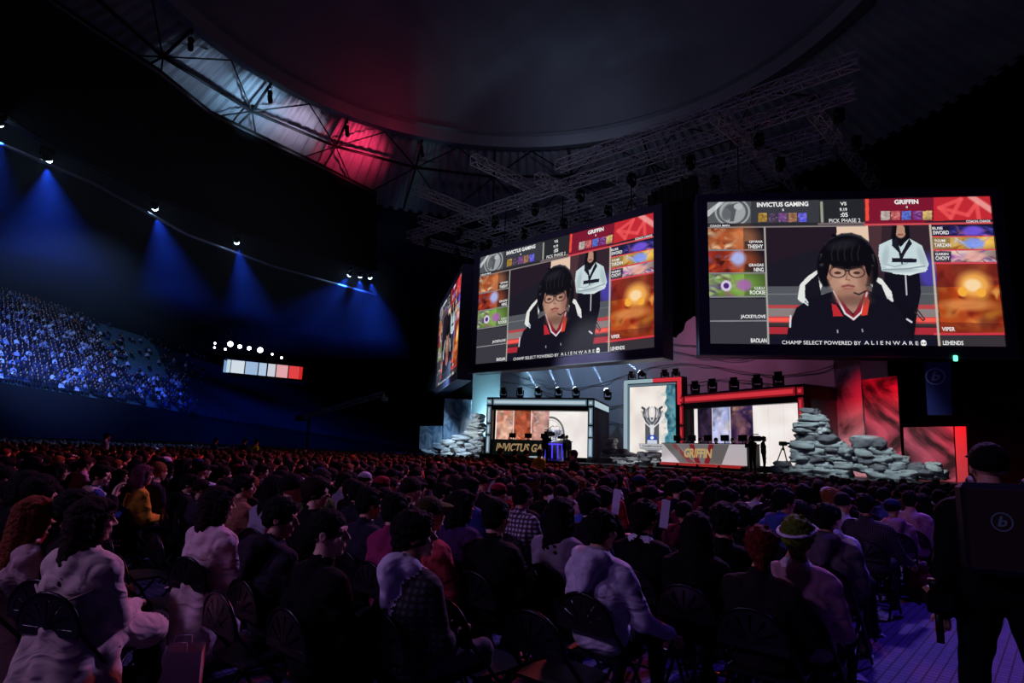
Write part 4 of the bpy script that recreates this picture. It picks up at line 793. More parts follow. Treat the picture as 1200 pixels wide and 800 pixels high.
# ------------------------------------------------------------------ centre screen with the cup emblem
Pc, Qc = onz(731, 445, 6.5), onz(799, 440.5, 6.5); d, L = frame_dir(Pc, Qc); yaw = math.atan2(d[1], d[0]); r = empty('portrait_screen', (Pc[0], Pc[1], 0), yaw); tag(r, 'tall portrait screen with a silver cup emblem, framed half pale blue, half red', 'screen')
blk = MATS['booth black frame']; th = 6.5; dw = L - .95; dh = 4.75
m = MB(); m.box((L / 2, .35, (1 + th) / 2), (L, .6, th - 1)); m.obj('body', blk, r)
cw, rd = glow('portrait pale strip', 'b8d4e0', .62, False), MATS['red strip']
for nm, c, s_, mm in (('pale_frame', (.17, -.03, 3.7), (.24, .1, 5.3), cw), ('pale_frame', (L * .27, -.03, th - .17), (L * .5, .1, .24), cw), ('red_frame', (L * .76, -.03, th - .17), (L * .46, .1, .24), rd), ('red_frame', (L - .17, -.03, th - .9), (.24, .1, 1.7), rd), ('inner_frame', (.42, -.0, 3.7), (.12, .1, 4.9), mat('cool strip rim', '')), ('inner_frame', (L / 2, 0, th - .42), (dw + .1, .1, .12), mat('cool strip rim', ''))):
    m = MB(); m.box(c, s_, bev=.03); m.obj(nm, mm, r)
p = Pic(dw, dh, 140, 210, 'f0e8e2'); p.marble(np.ones(p.X.shape), 'd8ccc4', 'fbf6f0', 0); p.art((p.X > dw * (.72 + .12 * p.N[2] - .04 * p.Y / dh + .04)).astype(float), ['3f7f94', '5f9fb0', '2a5f78', '9ab8b8'], 1); p.mix(np.clip((p.X / dw - .6) * 2.2, 0, 1) * (p.N[3] > .55) * .8, '6aa0ac')
cx = dw * .5; Ln = lambda pts, w_, c, a=1.: p.line([(cx + x, y) for x, y in pts], w_, c, a)
p.poly([(cx - .5, 2.0), (cx + .5, 2.0), (cx + .5, 3.9), (cx - .5, 3.9)], '55565c')
for s in (-1, 1):
    Ln([(s * .1, 2.5), (s * .38, 2.28), (s * .62, 1.85), (s * .55, 1.45), (s * .72, 1.35)], .09, '3a3c42'); Ln([(s * .12, 2.4), (s * .36, 2.15), (s * .48, 1.75), (s * .4, 1.5), (s * .2, 1.35)], .08, '8c8e94'); Ln([(s * .05, 2.2), (s * .2, 1.9), (s * .15, 1.5), (0, 1.3)], .06, 'd8d8dc'); Ln([(s * .6, 1.9), (s * .75, 1.6)], .06, '8c8e94'); Ln([(s * .14, 2.6), (s * .5, 2.3), (s * .7, 2.0)], .05, 'e8e8ec')
    Ln([(s * .26, 1.4), (s * .3, 1.75), (s * .22, 2.05)], .05, '3a3c42')
p.poly([(cx - .16, 2.45), (cx + .16, 2.45), (cx + .12, 3.1), (cx + .26, 3.3), (cx - .26, 3.3), (cx - .12, 3.1)], 'dcdde2'); p.poly([(cx - .24, 3.08), (cx + .24, 3.08), (cx + .4, 3.5), (cx - .4, 3.5)], '2b46b0'); p.poly([(cx - .34, 3.4), (cx + .34, 3.4), (cx + .38, 3.68), (cx - .38, 3.68)], 'c8d0e0'); p.ell(cx, 3.25, .12, .1, 'f0f4ff')
p.poly([(cx - .98, 3.62), (cx + .98, 3.62), (cx + .9, 3.95), (cx + .55, 4.02), (cx, 4.45), (cx - .55, 4.02), (cx - .9, 3.95)], '9b9ca2'); p.poly([(cx - .9, 3.68), (cx + .9, 3.68), (cx + .84, 3.88), (cx - .84, 3.88)], 'c4c5ca'); p.poly([(cx - .4, 4.02), (cx + .4, 4.02), (cx, 4.34)], '6a6b72')
me = p.mesh('display'); me.materials.append(STG_LED); do = link('display', me, (), r, (L / 2 + .02, -.02, th - .52 - dh / 2))
m = MB(); put_text(m, 'CHAMPIONSHIP', 1.5, .12, lambda X, Y: (X, -.02, -(3.78 - dh / 2) + Y), .03); m.obj('lettering', mat('emblem lettering', '3a3b42', emit='3a3b42', es=.2), do)
# ------------------------------------------------------------------ desks
def desk(P, Q, ztop, z0, label):
    d, L = frame_dir(P, Q); yaw = math.atan2(d[1], d[0]); r = empty('player_desk', (P[0], P[1], 0), yaw); tag(r, label, 'desk', 'long player desks'); return r, L
P1_, Q1_ = onz(567.5, 514.5, 2.35), onz(663, 517, 2.35)
P2_, Q2_ = onz(775.5, 519.5, 2.35), onz(874, 520.7, 2.35)
r, L = desk(P1_, Q1_, 2.35, 1.3, 'long dark player desk lettered in tan, in front of the left booth')
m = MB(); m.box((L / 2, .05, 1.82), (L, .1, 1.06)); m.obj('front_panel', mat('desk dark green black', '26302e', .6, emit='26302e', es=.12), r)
m = MB(); m.box((L / 2, .5, 2.36), (L + .1, .95, .05)); m.box((.05, .5, 1.8), (.08, .9, 1.1)); m.box((L - .05, .5, 1.8), (.08, .9, 1.1)); m.obj('worktop', blk, r)
m = MB(); put_text(m, 'INVICTUS GAMING', 5.4, .56, lambda X, Y: (3.75 + X, -.012, 1.84 + Y), .03, .25); m.obj('lettering', mat('tan lettering', 'b89a72', .5, emit='c8a878', es=.55), r)
m = MB()
for i in range(3): m.box((.75 + i * 1.9, -.06, 1.24), (1.5, .12, .1), bev=.03)
m.obj('base_light', glow('cool base light', 'b8c8d0', .7, False), r)
r, L = desk(P2_, Q2_, 2.35, 1.3, 'long player desk with red, grey and white diagonal bands before the right booth')
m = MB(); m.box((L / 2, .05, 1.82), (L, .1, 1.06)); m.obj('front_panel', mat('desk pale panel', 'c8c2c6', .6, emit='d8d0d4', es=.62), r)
m = MB(); m.box((L / 2, .5, 2.37), (L + .1, .95, .06)); m.box((.0, .5, 1.8), (.08, .9, 1.1)); m.box((L, .5, 1.8), (.08, .9, 1.1)); m.obj('worktop', blk, r)
z0, z1 = 1.3, 2.34
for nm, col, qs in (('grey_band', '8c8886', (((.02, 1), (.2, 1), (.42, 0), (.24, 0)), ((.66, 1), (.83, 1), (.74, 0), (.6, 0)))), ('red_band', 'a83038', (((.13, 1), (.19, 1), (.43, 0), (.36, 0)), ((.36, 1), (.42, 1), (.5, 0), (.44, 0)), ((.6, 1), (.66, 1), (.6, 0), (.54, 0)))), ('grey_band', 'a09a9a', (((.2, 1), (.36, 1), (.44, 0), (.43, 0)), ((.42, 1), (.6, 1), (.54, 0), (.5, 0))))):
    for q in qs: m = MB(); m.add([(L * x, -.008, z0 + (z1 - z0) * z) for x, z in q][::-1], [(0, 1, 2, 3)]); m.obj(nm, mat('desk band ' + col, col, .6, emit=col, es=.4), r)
m = MB(); put_text(m, 'GRIFFIN', 2.1, .5, lambda X, Y: (L * .47 + X, -.02, 1.85 + Y), .035, .2); m.obj('lettering', mat('gold lettering', 'd0b070', .5, emit='e0c080', es=.6), r)
m = MB()
for i in range(4): m.box((.8 + i * L / 4.05, -.12, 1.2), (L / 4.6, .3, .16), bev=.04)
m.obj('base_light', glow('red base light', 'c83030', .55, False), r)
m = MB(); m.box((L / 2, .4, 1.12), (L + .4, 1.3, .24)); m.obj('plinth', blk, r)
# ------------------------------------------------------------------ moving heads on the set, beams from five of them
HL = glow('white beam lens', 'e8f4ff', 14)
beams = {631: (600, 405), 654: (630, 400), 675: (652, 400), 712: (680, 400), 752: (722, 415)}
for x, y, z, nm in ((590, 458, 5.85, 'left booth roof'), (609.5, 458, 5.85, 'left booth roof'), (631, 457.5, 5.85, 'left booth roof'), (654.5, 458, 5.85, 'left booth roof'), (675, 458, 5.85, 'left booth roof'), (712, 460, 5.85, 'side beam of the left booth'), (740.5, 439, 7.05, 'portrait screen'), (752.5, 438, 7.05, 'portrait screen'), (779, 437, 7.05, 'portrait screen'), (792, 436, 7.05, 'portrait screen'), (814.5, 451, 5.9, 'right booth roof'), (834.5, 448.5, 5.9, 'right booth roof'), (860, 447, 5.9, 'right booth roof'), (887, 444, 5.9, 'right booth roof'), (912, 441, 5.9, 'right booth roof')):
    P = onz(x, y, z); on = int(x) in beams
    if on: b = beams[int(x)]; T = onplane(b[0], b[1], W(0, 40), VD)
    else: T = P + np.array([0, 0, 5.]) - VD
    o = moving_head(P, T, HL if on else None, 1.25, True); tag(o, ('lit' if on else 'unlit') + ' moving spotlight standing on the ' + nm, 'spotlight', 'stage spotlights on the ' + nm)
    if on: D3 = (T - P) / np.linalg.norm(T - P); spot('stage_beam', P + D3 * .62, T, 'a8d0ff', 300000, 4, .7, .05)
# ------------------------------------------------------------------ trophy on its plinth
P = onz(649.5, 542, 1.0); P = onplane(649.5, 530, W(0, 32.9), VD); P[2] = 1.0; r = empty('trophy_plinth', P); tag(r, 'silver-blue lit cylinder plinth carrying the trophy at the stage front', 'plinth')
m = MB(); m.lathe([(.62, 0), (.62, .06), (.5, .1), (.46, .2), (.44, 1.15), (.5, 1.22), (.52, 1.3)], n=28); m.obj('body', mat('plinth silver', '9a98b8', .3, .7), r)
m = MB(); m.lathe([(.47, 1.1), (.475, 1.18)], n=28, cap=False)
for a in range(10): q = 2 * PI * a / 10; m.box((.455 * math.cos(q), .455 * math.sin(q), .65), (.05, .05, .9))
m.obj('blue_light_bar', glow('plinth blue', '5040ff', 1.2, False), r)
r2 = empty('trophy_cup', P + np.array([0, 0, 1.31])); tag(r2, 'tall silver trophy cup with curling handles standing on the blue-lit plinth', 'trophy'); SIL = mat('silver', 'e4e6ec', .35, .35); r.scale = (1.35, 1.35, 1); r2.scale = (1.35, 1.35, 1.1)
m = MB(); m.lathe([(.24, 0), (.25, .04), (.12, .12), (.09, .22), (.14, .34), (.26, .44), (.34, .6), (.36, .72), (.3, .72), (.2, .55)], n=24, cap=False); m.obj('bowl', SIL, r2)
for s in (-1, 1):
    m = MB(); m.tube([(s * .12, 0, .3), (s * .4, 0, .42), (s * .5, 0, .62), (s * .42, 0, .8), (s * .3, 0, .84), (s * .28, 0, .76)], [.03, .035, .035, .03, .02, .015], 8); m.tube([(s * .2, 0, .5), (s * .3, 0, .85), (s * .14, 0, .98), (s * .05, 0, .9)], .022, 7); m.obj('handle', SIL, r2).rotation_euler.z = YAW
# ------------------------------------------------------------------ rocks
RK = [mat('grey set rock', '9a9fa1', .9, 0, .6, 2.6, 1), mat('pale set rock', 'b6bab8', .9, 0, .5, 2.6, 1), mat('dark set rock', '6c6a70', .9, 0, .6, 2.6, 1)]
rock_me = []
for k in range(9):
    bm_ = MB(); n1, n2 = 36, 22
    def rf(u, v):
        a, b = u * 2 * PI, (v - .5) * PI; x, y, z = math.cos(a) * math.cos(b), math.sin(a) * math.cos(b), math.sin(b); sq = lambda q, e: math.copysign(abs(q) ** e, q)
        x, y, z = sq(x, .62), sq(y, .62), sq(z, .55); q = Vector((x, y, z)); nn = noise.noise(q * 1.1 + Vector((k * 7, 0, 0))) * .3 + noise.noise(q * 2.6 + Vector((0, k * 5, 0))) * .16 - abs(noise.noise(q * 4.5 + Vector((k, k, 0)))) * .16 + noise.noise(q * 9) * .04
        q = q * (1 + nn); return (q.x * .5, q.y * .5, q.z * .5)
    bm_.grid(rf, n1, n2); rock_me.append(bm_.mesh('rock'))
cnt = [0]
def pile(rows, ox, oy, sc, v, wid, where, zmin=1.0, depth=.9):
    for j, (y, x0, x1, h) in enumerate(rows):
        yy, xa, xb, hh = oy + y / sc, ox + x0 / sc, ox + x1 / sc, h / sc; x = xa
        lev = 'top' if j == 0 else 'bottom' if j == len(rows) - 1 else 'middle'
        while x < xb - 1:
            wpx = min(xb - x, rnd.uniform(.75, 1.35) * wid / sc)
            if xb - x - wpx < wid / sc * .45: wpx = xb - x
            P = onplane(x + wpx / 2, yy, W(0, v), VD); dd = float((P - CAM) @ _F); ww = wpx / FL * dd / .92; h_ = hh / FL * dd * 1.12
            z = max(P[2], zmin + h_ * .42); me = rock_me[cnt[0] % 9]; cnt[0] += 1
            o = bpy.data.objects.new('boulder', me); COL.objects.link(o)
            if not me.materials: me.materials.append(RK[0])
            o.location = (P[0] + VD[0] * rnd.uniform(-.12, .12), P[1] + VD[1] * rnd.uniform(-.12, .12), z); o.scale = (ww * 1.06, max(.6, depth * rnd.uniform(.9, 1.2)), h_ * 1.05)
            o.rotation_euler = (rnd.uniform(-.08, .08), rnd.uniform(-.06, .06), YAW + rnd.uniform(-.25, .25)); o.material_slots[0].link = 'OBJECT'; mk = rnd.choice((0, 0, 1, 2)); o.material_slots[0].material = RK[mk]
            size = 'wide flat' if ww > 2.2 * h_ else 'rounded'; tone = ('grey', 'pale grey', 'dark grey')[mk]
            tag(o, f'{size} {tone} stone, {lev} courses, {where}', 'rock', f'{size} {tone} rocks, {lev} courses of {where}'); x += wpx
pile([(368, 192, 268, 34), (402, 168, 292, 38), (438, 150, 322, 34), (470, 150, 328, 34), (508, 150, 355, 42), (542, 122, 410, 40), (578, 130, 440, 44), (610, 130, 440, 36), (645, 140, 440, 40), (684, 122, 435, 46)], 900, 400, 4.446, 30.2, 110, 'tall stack right of the red booth')
pile([(505, 450, 560, 30), (535, 445, 610, 54), (577, 450, 655, 46), (615, 445, 728, 44), (655, 440, 880, 46), (692, 520, 940, 46)], 900, 400, 4.446, 30.6, 95, 'low heap before the red banners')
pile([(640, 30, 120, 30), (668, 30, 125, 40)], 900, 400, 4.446, 30.4, 55, 'little heap beside the tripod', depth=.5)
pile([(318, 505, 578, 36), (350, 492, 590, 34), (385, 470, 598, 38), (420, 430, 600, 38), (455, 405, 600, 38), (490, 340, 600, 40), (520, 250, 600, 42), (553, 160, 600, 44), (585, 120, 600, 40), (612, 100, 590, 36)], 480, 440, 6.667, 35.0, 125, 'left stack by the icy banners')
pile([(572, 495, 550, 30), (600, 480, 550, 32), (630, 478, 550, 32), (658, 442, 640, 36), (690, 430, 710, 36)], 640, 430, 6.667, 33.6, 85, 'small stack left of the portrait screen', depth=.7)
pile([(686, 722, 892, 44), (722, 520, 892, 36), (748, 560, 892, 34)], 640, 430, 6.667, 33.2, 90, 'low heap below the cup emblem', depth=.7)
# ------------------------------------------------------------------ the people one can make out
BL, DB, BR_, GI = hairmat('120e0e'), hairmat('20130f'), hairmat('3a2018'), hairmat('7a3c1c')
def hmats(c, cap='c0b8c8'): return [hairmat(c), cloth(cap)]
chair0 = make_chair(); chairs = [0]
def put_chair(loc, rz, label, group):
    o = chair0 if chairs[0] == 0 else dup(chair0); chairs[0] += 1
    o.location = Vector(loc); o.rotation_euler.z = rz; tag(o, label, 'chair', group); return o
taken = []
def plaid(name, a, b, sc=28):
    m = bpy.data.materials.new(name); m.use_nodes = True; nt = m.node_tree; bs = nt.nodes['Principled BSDF']; bs.inputs['Roughness'].default_value = .9
    tc = nt.nodes.new('ShaderNodeTexCoord'); ck = [nt.nodes.new('ShaderNodeTexWave') for _ in range(2)]; ck[1].bands_direction = 'Z'
    for c in ck: c.inputs['Scale'].default_value = sc / 4; c.inputs['Distortion'].default_value = .5; nt.links.new(tc.outputs['Object'], c.inputs['Vector'])
    ma = nt.nodes.new('ShaderNodeMath'); ma.operation = 'MULTIPLY'; nt.links.new(ck[0].outputs['Fac'], ma.inputs[0]); nt.links.new(ck[1].outputs['Fac'], ma.inputs[1]); mx = nt.nodes.new('ShaderNodeMix'); mx.data_type = 'RGBA'
    mx.inputs['A'].default_value = (*lin(a), 1); mx.inputs['B'].default_value = (*lin(b), 1); nt.links.new(ma.outputs[0], mx.inputs['Factor']); nt.links.new(mx.outputs['Result'], bs.inputs['Base Color']); return m
PLAID = plaid('plaid shirt cloth', '2a2030', 'd8d0e0'); DOTS = plaid('dotted dark shirt cloth', '1c141c', '6a5a6a', 60); PATT = plaid('scribbled black jacket cloth', '08080a', '4a4a50', 34)
HERO = [
 dict(at=(118, 583), hair='long', hc='241410', top='collar', tc='cdbcae', pants='20202a', trim='cdbcae', coat=True, rz=.5, hy=-.55, arms='lap', lab='long-haired person seated in a cream trench coat, nearest the left corner'),
 dict(uv=(-5.12, 1.02), s=.96, hair='long', hc='6e361c', top='collar', tc='b89a98', pants='3a3038', trim='b89a98', coat=True, hy=.1, hp=-.1, lab='ginger-haired person in a dusty pink coat beside the cream trench coat'),
 dict(at=(96, 574), hair='short', hc='120e0e', top='plain', tc='1c1014', pants='18181c', arms=('lap', 'raise'), hy=-.3, lab='person raising a bare hand behind the ginger-haired spectator'),
 dict(at=(262, 571), hair='bob', hc='1c0e12', top='collar', tc='d4b8bc', pants='c8b0b4', trim='d4b8bc', coat=True, rz=.25, hy=-.4, lab='person with a dark bob in a pale pink coat draped past the chair'),
 dict(at=(335, 583), hair='short', hc='0e0c0c', top='hood', tc='2c2430', pants='14141a', hy=-.75, hp=-.15, lab='dark-haired person in a charcoal hooded top beside the pale pink coat'),
 dict(at=(392, 597), hair='fade', hc='0c0a0a', top='plain', tc='060608', pants='16161c', hy=-.78, twist=-.15, build=1.16, skin='pale', shoe=1, lab='large short-haired person in black shown in profile, nearest the camera'),
 dict(at=(492, 600), hair='shaggy', hc='0e0b0b', top='whitehood', tcm=PATT, pants='5a5460', trim='d8d2e0', hy=-.8, hp=.12, lab='person in a scribbled black jacket with a white hood lying on the shoulders'),
 dict(at=(437, 572), hair='short', hc='0c0b0d', top='plain', tc='232030', pants='14141a', hy=-.3, lab='short-haired person in a plain dark navy tee just beyond the black-clad profile'),
 dict(at=(536, 557), hair='short', hc='2a1c1a', top='hood', tc='8a7d96', pants='2a2a30', hy=-.1, lab='person in a lilac-grey hooded sweatshirt in the middle rows'),
 dict(at=(614, 568), hair='short', hc='100c0e', top='plain', tcm=PLAID, pants='16161c', hy=0, lab='person in a black and white plaid shirt'),
 dict(at=(660, 583), hair='long', hc='0e0a0c', top='plain', tc='8a8290', pants='16161c', hy=0, lab='person with very long black hair hanging down the back'),
 dict(at=(708, 597), hair='short', hc='0b0a0c', top='hood', tc='c9c6d6', pants='1a1a22', hy=-.15, arms=('lap', 'out'), lab='person in a white hooded sweatshirt with striped sleeve, back to the camera'),
 dict(at=(757, 587), hair='shaggy', hc='0c0a0c', top='collar', tc='08080a', pants='101014', trim='d0ccd8', hy=-.1, lab='person in a black jacket with a thin white collar right of the white hooded sweatshirt'),
 dict(at=(764, 569), hair='cap', hc='1a1010', cap='d89aa8', top='plain', tc='2a1c2e', pants='101014', hy=-.2, lab='person in a pink and white baseball cap in the middle rows'),
 dict(at=(850, 588), hair='curly', hc='0b090a', top='plain', tc='060608', pants='0c0c10', build=1.12, hy=.1, lab='broad person all in black between the white collar and the green-haired spectator'),
 dict(at=(818, 600), hair='long', hc='0b090a', top='plain', tc='060608', pants='0c0c10', s=.98, hy=.2, lab='long-haired person all in black left of the broad black figure'),
 dict(at=(935, 606), hair='shaggy', hc='52661c', top='collar', tc='b78a9c', pants='141418', trim='e4dcea', hy=.15, arms=('lap', 'lap'), lab='green-haired person with headband and pink top trimmed in white'),
 dict(at=(893, 618), hair='shaggy', hc='5a1a14', top='plain', tc='1a1418', pants='141418', s=.96, hy=.3, arms=('fwd', 'lap'), lab='red-haired person left of the green-haired spectator'),
 dict(at=(968, 590), hair='short', hc='0d0b0c', top='hood', tc='5a505a', pants='1a1a20', hy=-.1, build=1.06, lab='person in a dark grey hooded sweatshirt near the aisle'),
 dict(at=(1014, 579), hair='short', hc='0d0b0c', top='plain', tcm=DOTS, pants='1c1c30', build=1.12, hy=-.1, arms=('lap', 'out'), lab='broad person in a dark dotted shirt at the aisle end of a row'),
 dict(at=(1036, 571), hair='short', hc='14100f', top='plain', tc='4a5aa0', pants='1c1c28', hy=-.1, lab='person in a royal blue shirt near the aisle'),
 dict(at=(1066, 575), hair='short', hc='120f0e', top='plain', tc='d4a0b8', pants='1c1c28', hy=-.1, lab='person in a light pink shirt at the aisle edge'),
 dict(at=(988, 577), hair='cap', hc='14100f', cap='b090c0', top='plain', tc='d8d4e0', pants='1c1c28', hy=-.2, lab='person in a lilac cap and white tee near the aisle'),
 dict(at=(508, 582), hair='cap', hc='3a3018', cap='6a7434', top='plain', tc='b04048', pants='1c1c28', hy=-.2, lab='person in an olive green cap and red sleeves'),
 dict(at=(468, 578), hair='short', hc='120f0e', top='plain', tc='8a2a58', pants='1c1c28', hy=-.1, lab='person in a magenta tee left of the olive cap'),
 dict(at=(122, 545), hair='short', hc='0d0b0c', top='fleece', tc='2a3e7a', trim='d8c0b4', pants='1c1c28', hy=-.7, arms='phone', skin='pale', lab='person in a blue denim jacket with cream fleece collar'),
 dict(at=(290, 556), hair='short', hc='0d0b0c', top='plain', tc='8a5a48', pants='1c1c28', hy=-.5, lab='person in a brown coat beyond the pale pink coat'),
 dict(at=(333, 551), hair='short', hc='0d0b0c', top='plain', tc='6a1c34', pants='1c1c28', hy=-.3, lab='person in a maroon top beyond the brown coat'),
 dict(at=(172, 545), hair='long', hc='6a3a4a', top='plain', tc='d09a30', pants='1c1c28', hy=-.1, lab='person with faded purple hair and mustard yellow scarf'),
 dict(at=(45, 532), hair='short', hc='0d0b0c', top='plain', tc='141014', pants='1c1c28', hy=-.8, lab='person in black shown in profile in the far left rows'),
 dict(at=(690, 572), hair='short', hc='14100f', top='plain', tc='3a54b0', pants='1c1c28', hy=0, lab='person in a bright blue and white patterned shirt'),
 dict(at=(585, 585), hair='short', hc='0d0b0c', top='plain', tc='08080a', pants='101014', hy=0, build=1.08, lab='person in black between the scribbled jacket and the long black hair'),
 dict(at=(545, 575), hair='bob', hc='0d0b0c', top='plain', tc='3a2450', pants='101014', hy=-.4, lab='person with a black bob in a deep purple top'),
]
short = ['cream trench coat', 'dusty pink coat', 'raised hand', 'pale pink coat', 'charcoal hooded top', 'black-clad profile', 'white shoulder hood', 'dark navy tee', 'lilac-grey hoodie', 'plaid shirt', 'very long black hair', 'white hooded sweatshirt', 'thin white collar', 'pink cap', 'broad black figure', 'black-clad long-haired one', 'green-haired one', 'red-haired one', 'dark grey sweatshirt', 'dotted shirt', 'royal blue shirt', 'light pink shirt', 'lilac cap', 'olive cap', 'magenta tee', 'denim jacket', 'brown coat', 'maroon top', 'mustard scarf', 'far left profile', 'blue patterned shirt', 'broad-backed black figure', 'deep purple top']
for i, h in enumerate(HERO):
    s = h.get('s', 1.)
    P = W(*h['uv']) if 'uv' in h else onz(*h['at'], 1.325 * s * (1.0 if h['hair'] != 'curly' else 1.02)); P = np.array([P[0], P[1], 0]); taken.append((float(P @ UD), float(P @ VD)))
    d_ = float(P[1]); near = d_ < 5.6
    body, hr_, hc, HR = person_geo(hb=.014 if near else .022, hd=.0065 if near else .01, hy=h.get('hy', 0), hp=h.get('hp', 0), twist=h.get('twist', 0), arms=h.get('arms', 'lap'), hair=h['hair'], top=h['top'], build=h.get('build', 1.), coat=h.get('coat', False), seed=i, hands=near or 'arms' in h)
    tc_ = h.get('tcm') or h['tc']; o = make_person(body, hr_, body_mats(h.get('skin', 'warm'), tc_, h['pants'], WSHOE if h.get('shoe') else None, h.get('trim')), hmats(h['hc'], h.get('cap', 'c0b8c8')), P, YAW + h.get('rz', 0), h['lab'], scale=s)
    h['o'] = o; h['hcw'] = hc
    put_chair(P + VD * .02, YAW + h.get('rz', 0), 'black folding chair directly under the ' + short[i], None)
    if 'group' in o: del o['group']
def hero(key): return next((h for h in HERO if h['lab'].startswith(key)), None) or next(h for h in HERO if key in h['lab'])
def child(key, name, mb, m_): o = mb.obj(name, m_, hero(key)['o']); return o
# details on the trench coat, white sweatshirt, headband, glasses
m = MB(); m.tube([(-.2, -.155, .84), (-.1, -.205, .79), (0, -.2, .77), (.1, -.205, .79), (.2, -.15, .84)], .007, 6); m.tube([(-.19, -.13, .62), (-.1, -.17, .605), (0, -.165, .6), (.1, -.17, .605), (.19, -.13, .62)], .016, 6, flat=.5); m.tube([(0, -.2, .77), (.01, -.19, .68), (0, -.175, .6)], .006, 5); child('trench', 'storm_flap', m, cloth('b8a698'))
m = MB()
for c in ((.05, -.21, .76), (.24, .02, .6), (.24, .04, .5)): m.lathe([(.012, -.004), (.013, 0), (.012, .004)], c, 10)
child('trench', 'button', m, mat('dark button', '2a2024', .4))
for k, z_ in enumerate((-.012, .0, .012)):
    m = MB(); s_ = (.2, -.04, .96); m.tube([(.235, -.07 + z_, .97), (.285, -.03 + z_, .85), (.31, .02 + z_, .74), (.35, .16 + z_, .67)], .0045, 5); child('white hooded sweatshirt with', 'sleeve_stripe', m, mat('sleeve stripe', '16141c', .8))
hh = hero('green-haired'); hc = hh['hcw']; m = MB(); m.tube([tuple(hc + np.array([.113 * math.cos(a), -.02 + .132 * math.sin(a), .055 + .035 * math.sin(a)])) for a in [2 * PI * k / 20 for k in range(20)]], .009, 6, True, 1.3); child('green-haired', 'headband', m, cloth('d8d0e4'))
# mid-distance and far people share a handful of bodies
VAR = []
spec = [('short', 'plain', 'lap', -.1), ('short', 'hood', 'lap', -.5), ('long', 'plain', 'lap', -.2), ('shaggy', 'plain', 'phone', -.7), ('fade', 'hood', 'lap', .15), ('bob', 'plain', 'lap', -.45), ('cap', 'plain', 'lap', -.2), ('curly', 'collar', 'phone', .1), ('pony', 'plain', 'lap', -.3), ('beanie', 'hood', 'lap', -.4)]
for i, (ha, tp, ar, hy_) in enumerate(spec):
    b_, h_, _, _ = person_geo(hb=.03, hd=.0135, hy=hy_, hair=ha, top=tp, arms=ar, seed=i, hands=True, wob=.008, build=1 + .05 * (i % 3))
    VAR.append((npmesh('person', *b_), npmesh('hair', *h_), ha))
for me, hm, _ in VAR:
    for k in range(7): me.materials.append(SHOEM)
    for k in range(2): hm.materials.append(BL)
topc = [('08080a', 'black', 9), ('141218', 'black', 6), ('1c1a26', 'dark navy', 4), ('2c2634', 'charcoal', 3), ('5a1c30', 'maroon', 2), ('8a8496', 'grey', 2), ('e0dce8', 'white', 1.7), ('b42830', 'red', 1.6), ('3a4a90', 'blue', 1), ('b8889c', 'pale pink', .7), ('5a4438', 'brown', 1), ('44582c', 'olive green', .5), ('d0702c', 'orange', .7)]
hairc = [('0d0b0c', 'black-haired', 10), ('1c1210', 'dark-haired', 6), ('3a2018', 'brown-haired', 1.5), ('7a4a26', 'fair-haired', .5), ('6a1c24', 'red-haired', .3)]
def pick(L): return rnd.choices(L, [x[2] for x in L])[0]
seats = []
for ri in range(25):
    v = 3.15 + ri * .92
    for si in range(125):
        u = -1.75 - si * .545 - (1.5 if si > 36 else 0) - (1.5 if si > 74 else 0); uu, vv = u + rnd.uniform(-.07, .07), v + rnd.uniform(-.12, .12)
        P = W(uu, vv); x, y, d_ = toscreen((P[0], P[1], 1.2))
        if vv > 21.5 and uu > -22: continue
        if d_ < 2.5 or x < -40 or x > 1240 or any((uu - a) ** 2 * 1.3 + (vv - b) ** 2 * .55 < .16 for a, b in taken): continue
        if rnd.random() < .05 or (d_ < 4.9 and x > 150): continue
        seats.append((d_, ri, si, P, x))
for ri in range(-2, 0):                                 # rear rows at the far left of the picture
    for si in range(60):
        u = -6.6 - si * .55; v = 3.15 + ri * .92; P = W(u, v); x, y, d_ = toscreen((P[0], P[1], 1.2))
        if d_ < 3 or x < -40 or x > 80 or any((u - a) ** 2 * 1.3 + (v - b) ** 2 * .55 < .16 for a, b in taken): continue
        seats.append((d_, ri, si, P, x))
seats.sort(key=lambda s: s[0]); NI = 300 - len(HERO) - 22
words = ['first', 'second', 'third', 'fourth', 'fifth', 'sixth', 'seventh', 'eighth', 'ninth', 'tenth', 'eleventh', 'twelfth']
hkeys = [(h['lab'], np.array(h['o'].location)) for h in HERO]
used = {}; usedpos = set()
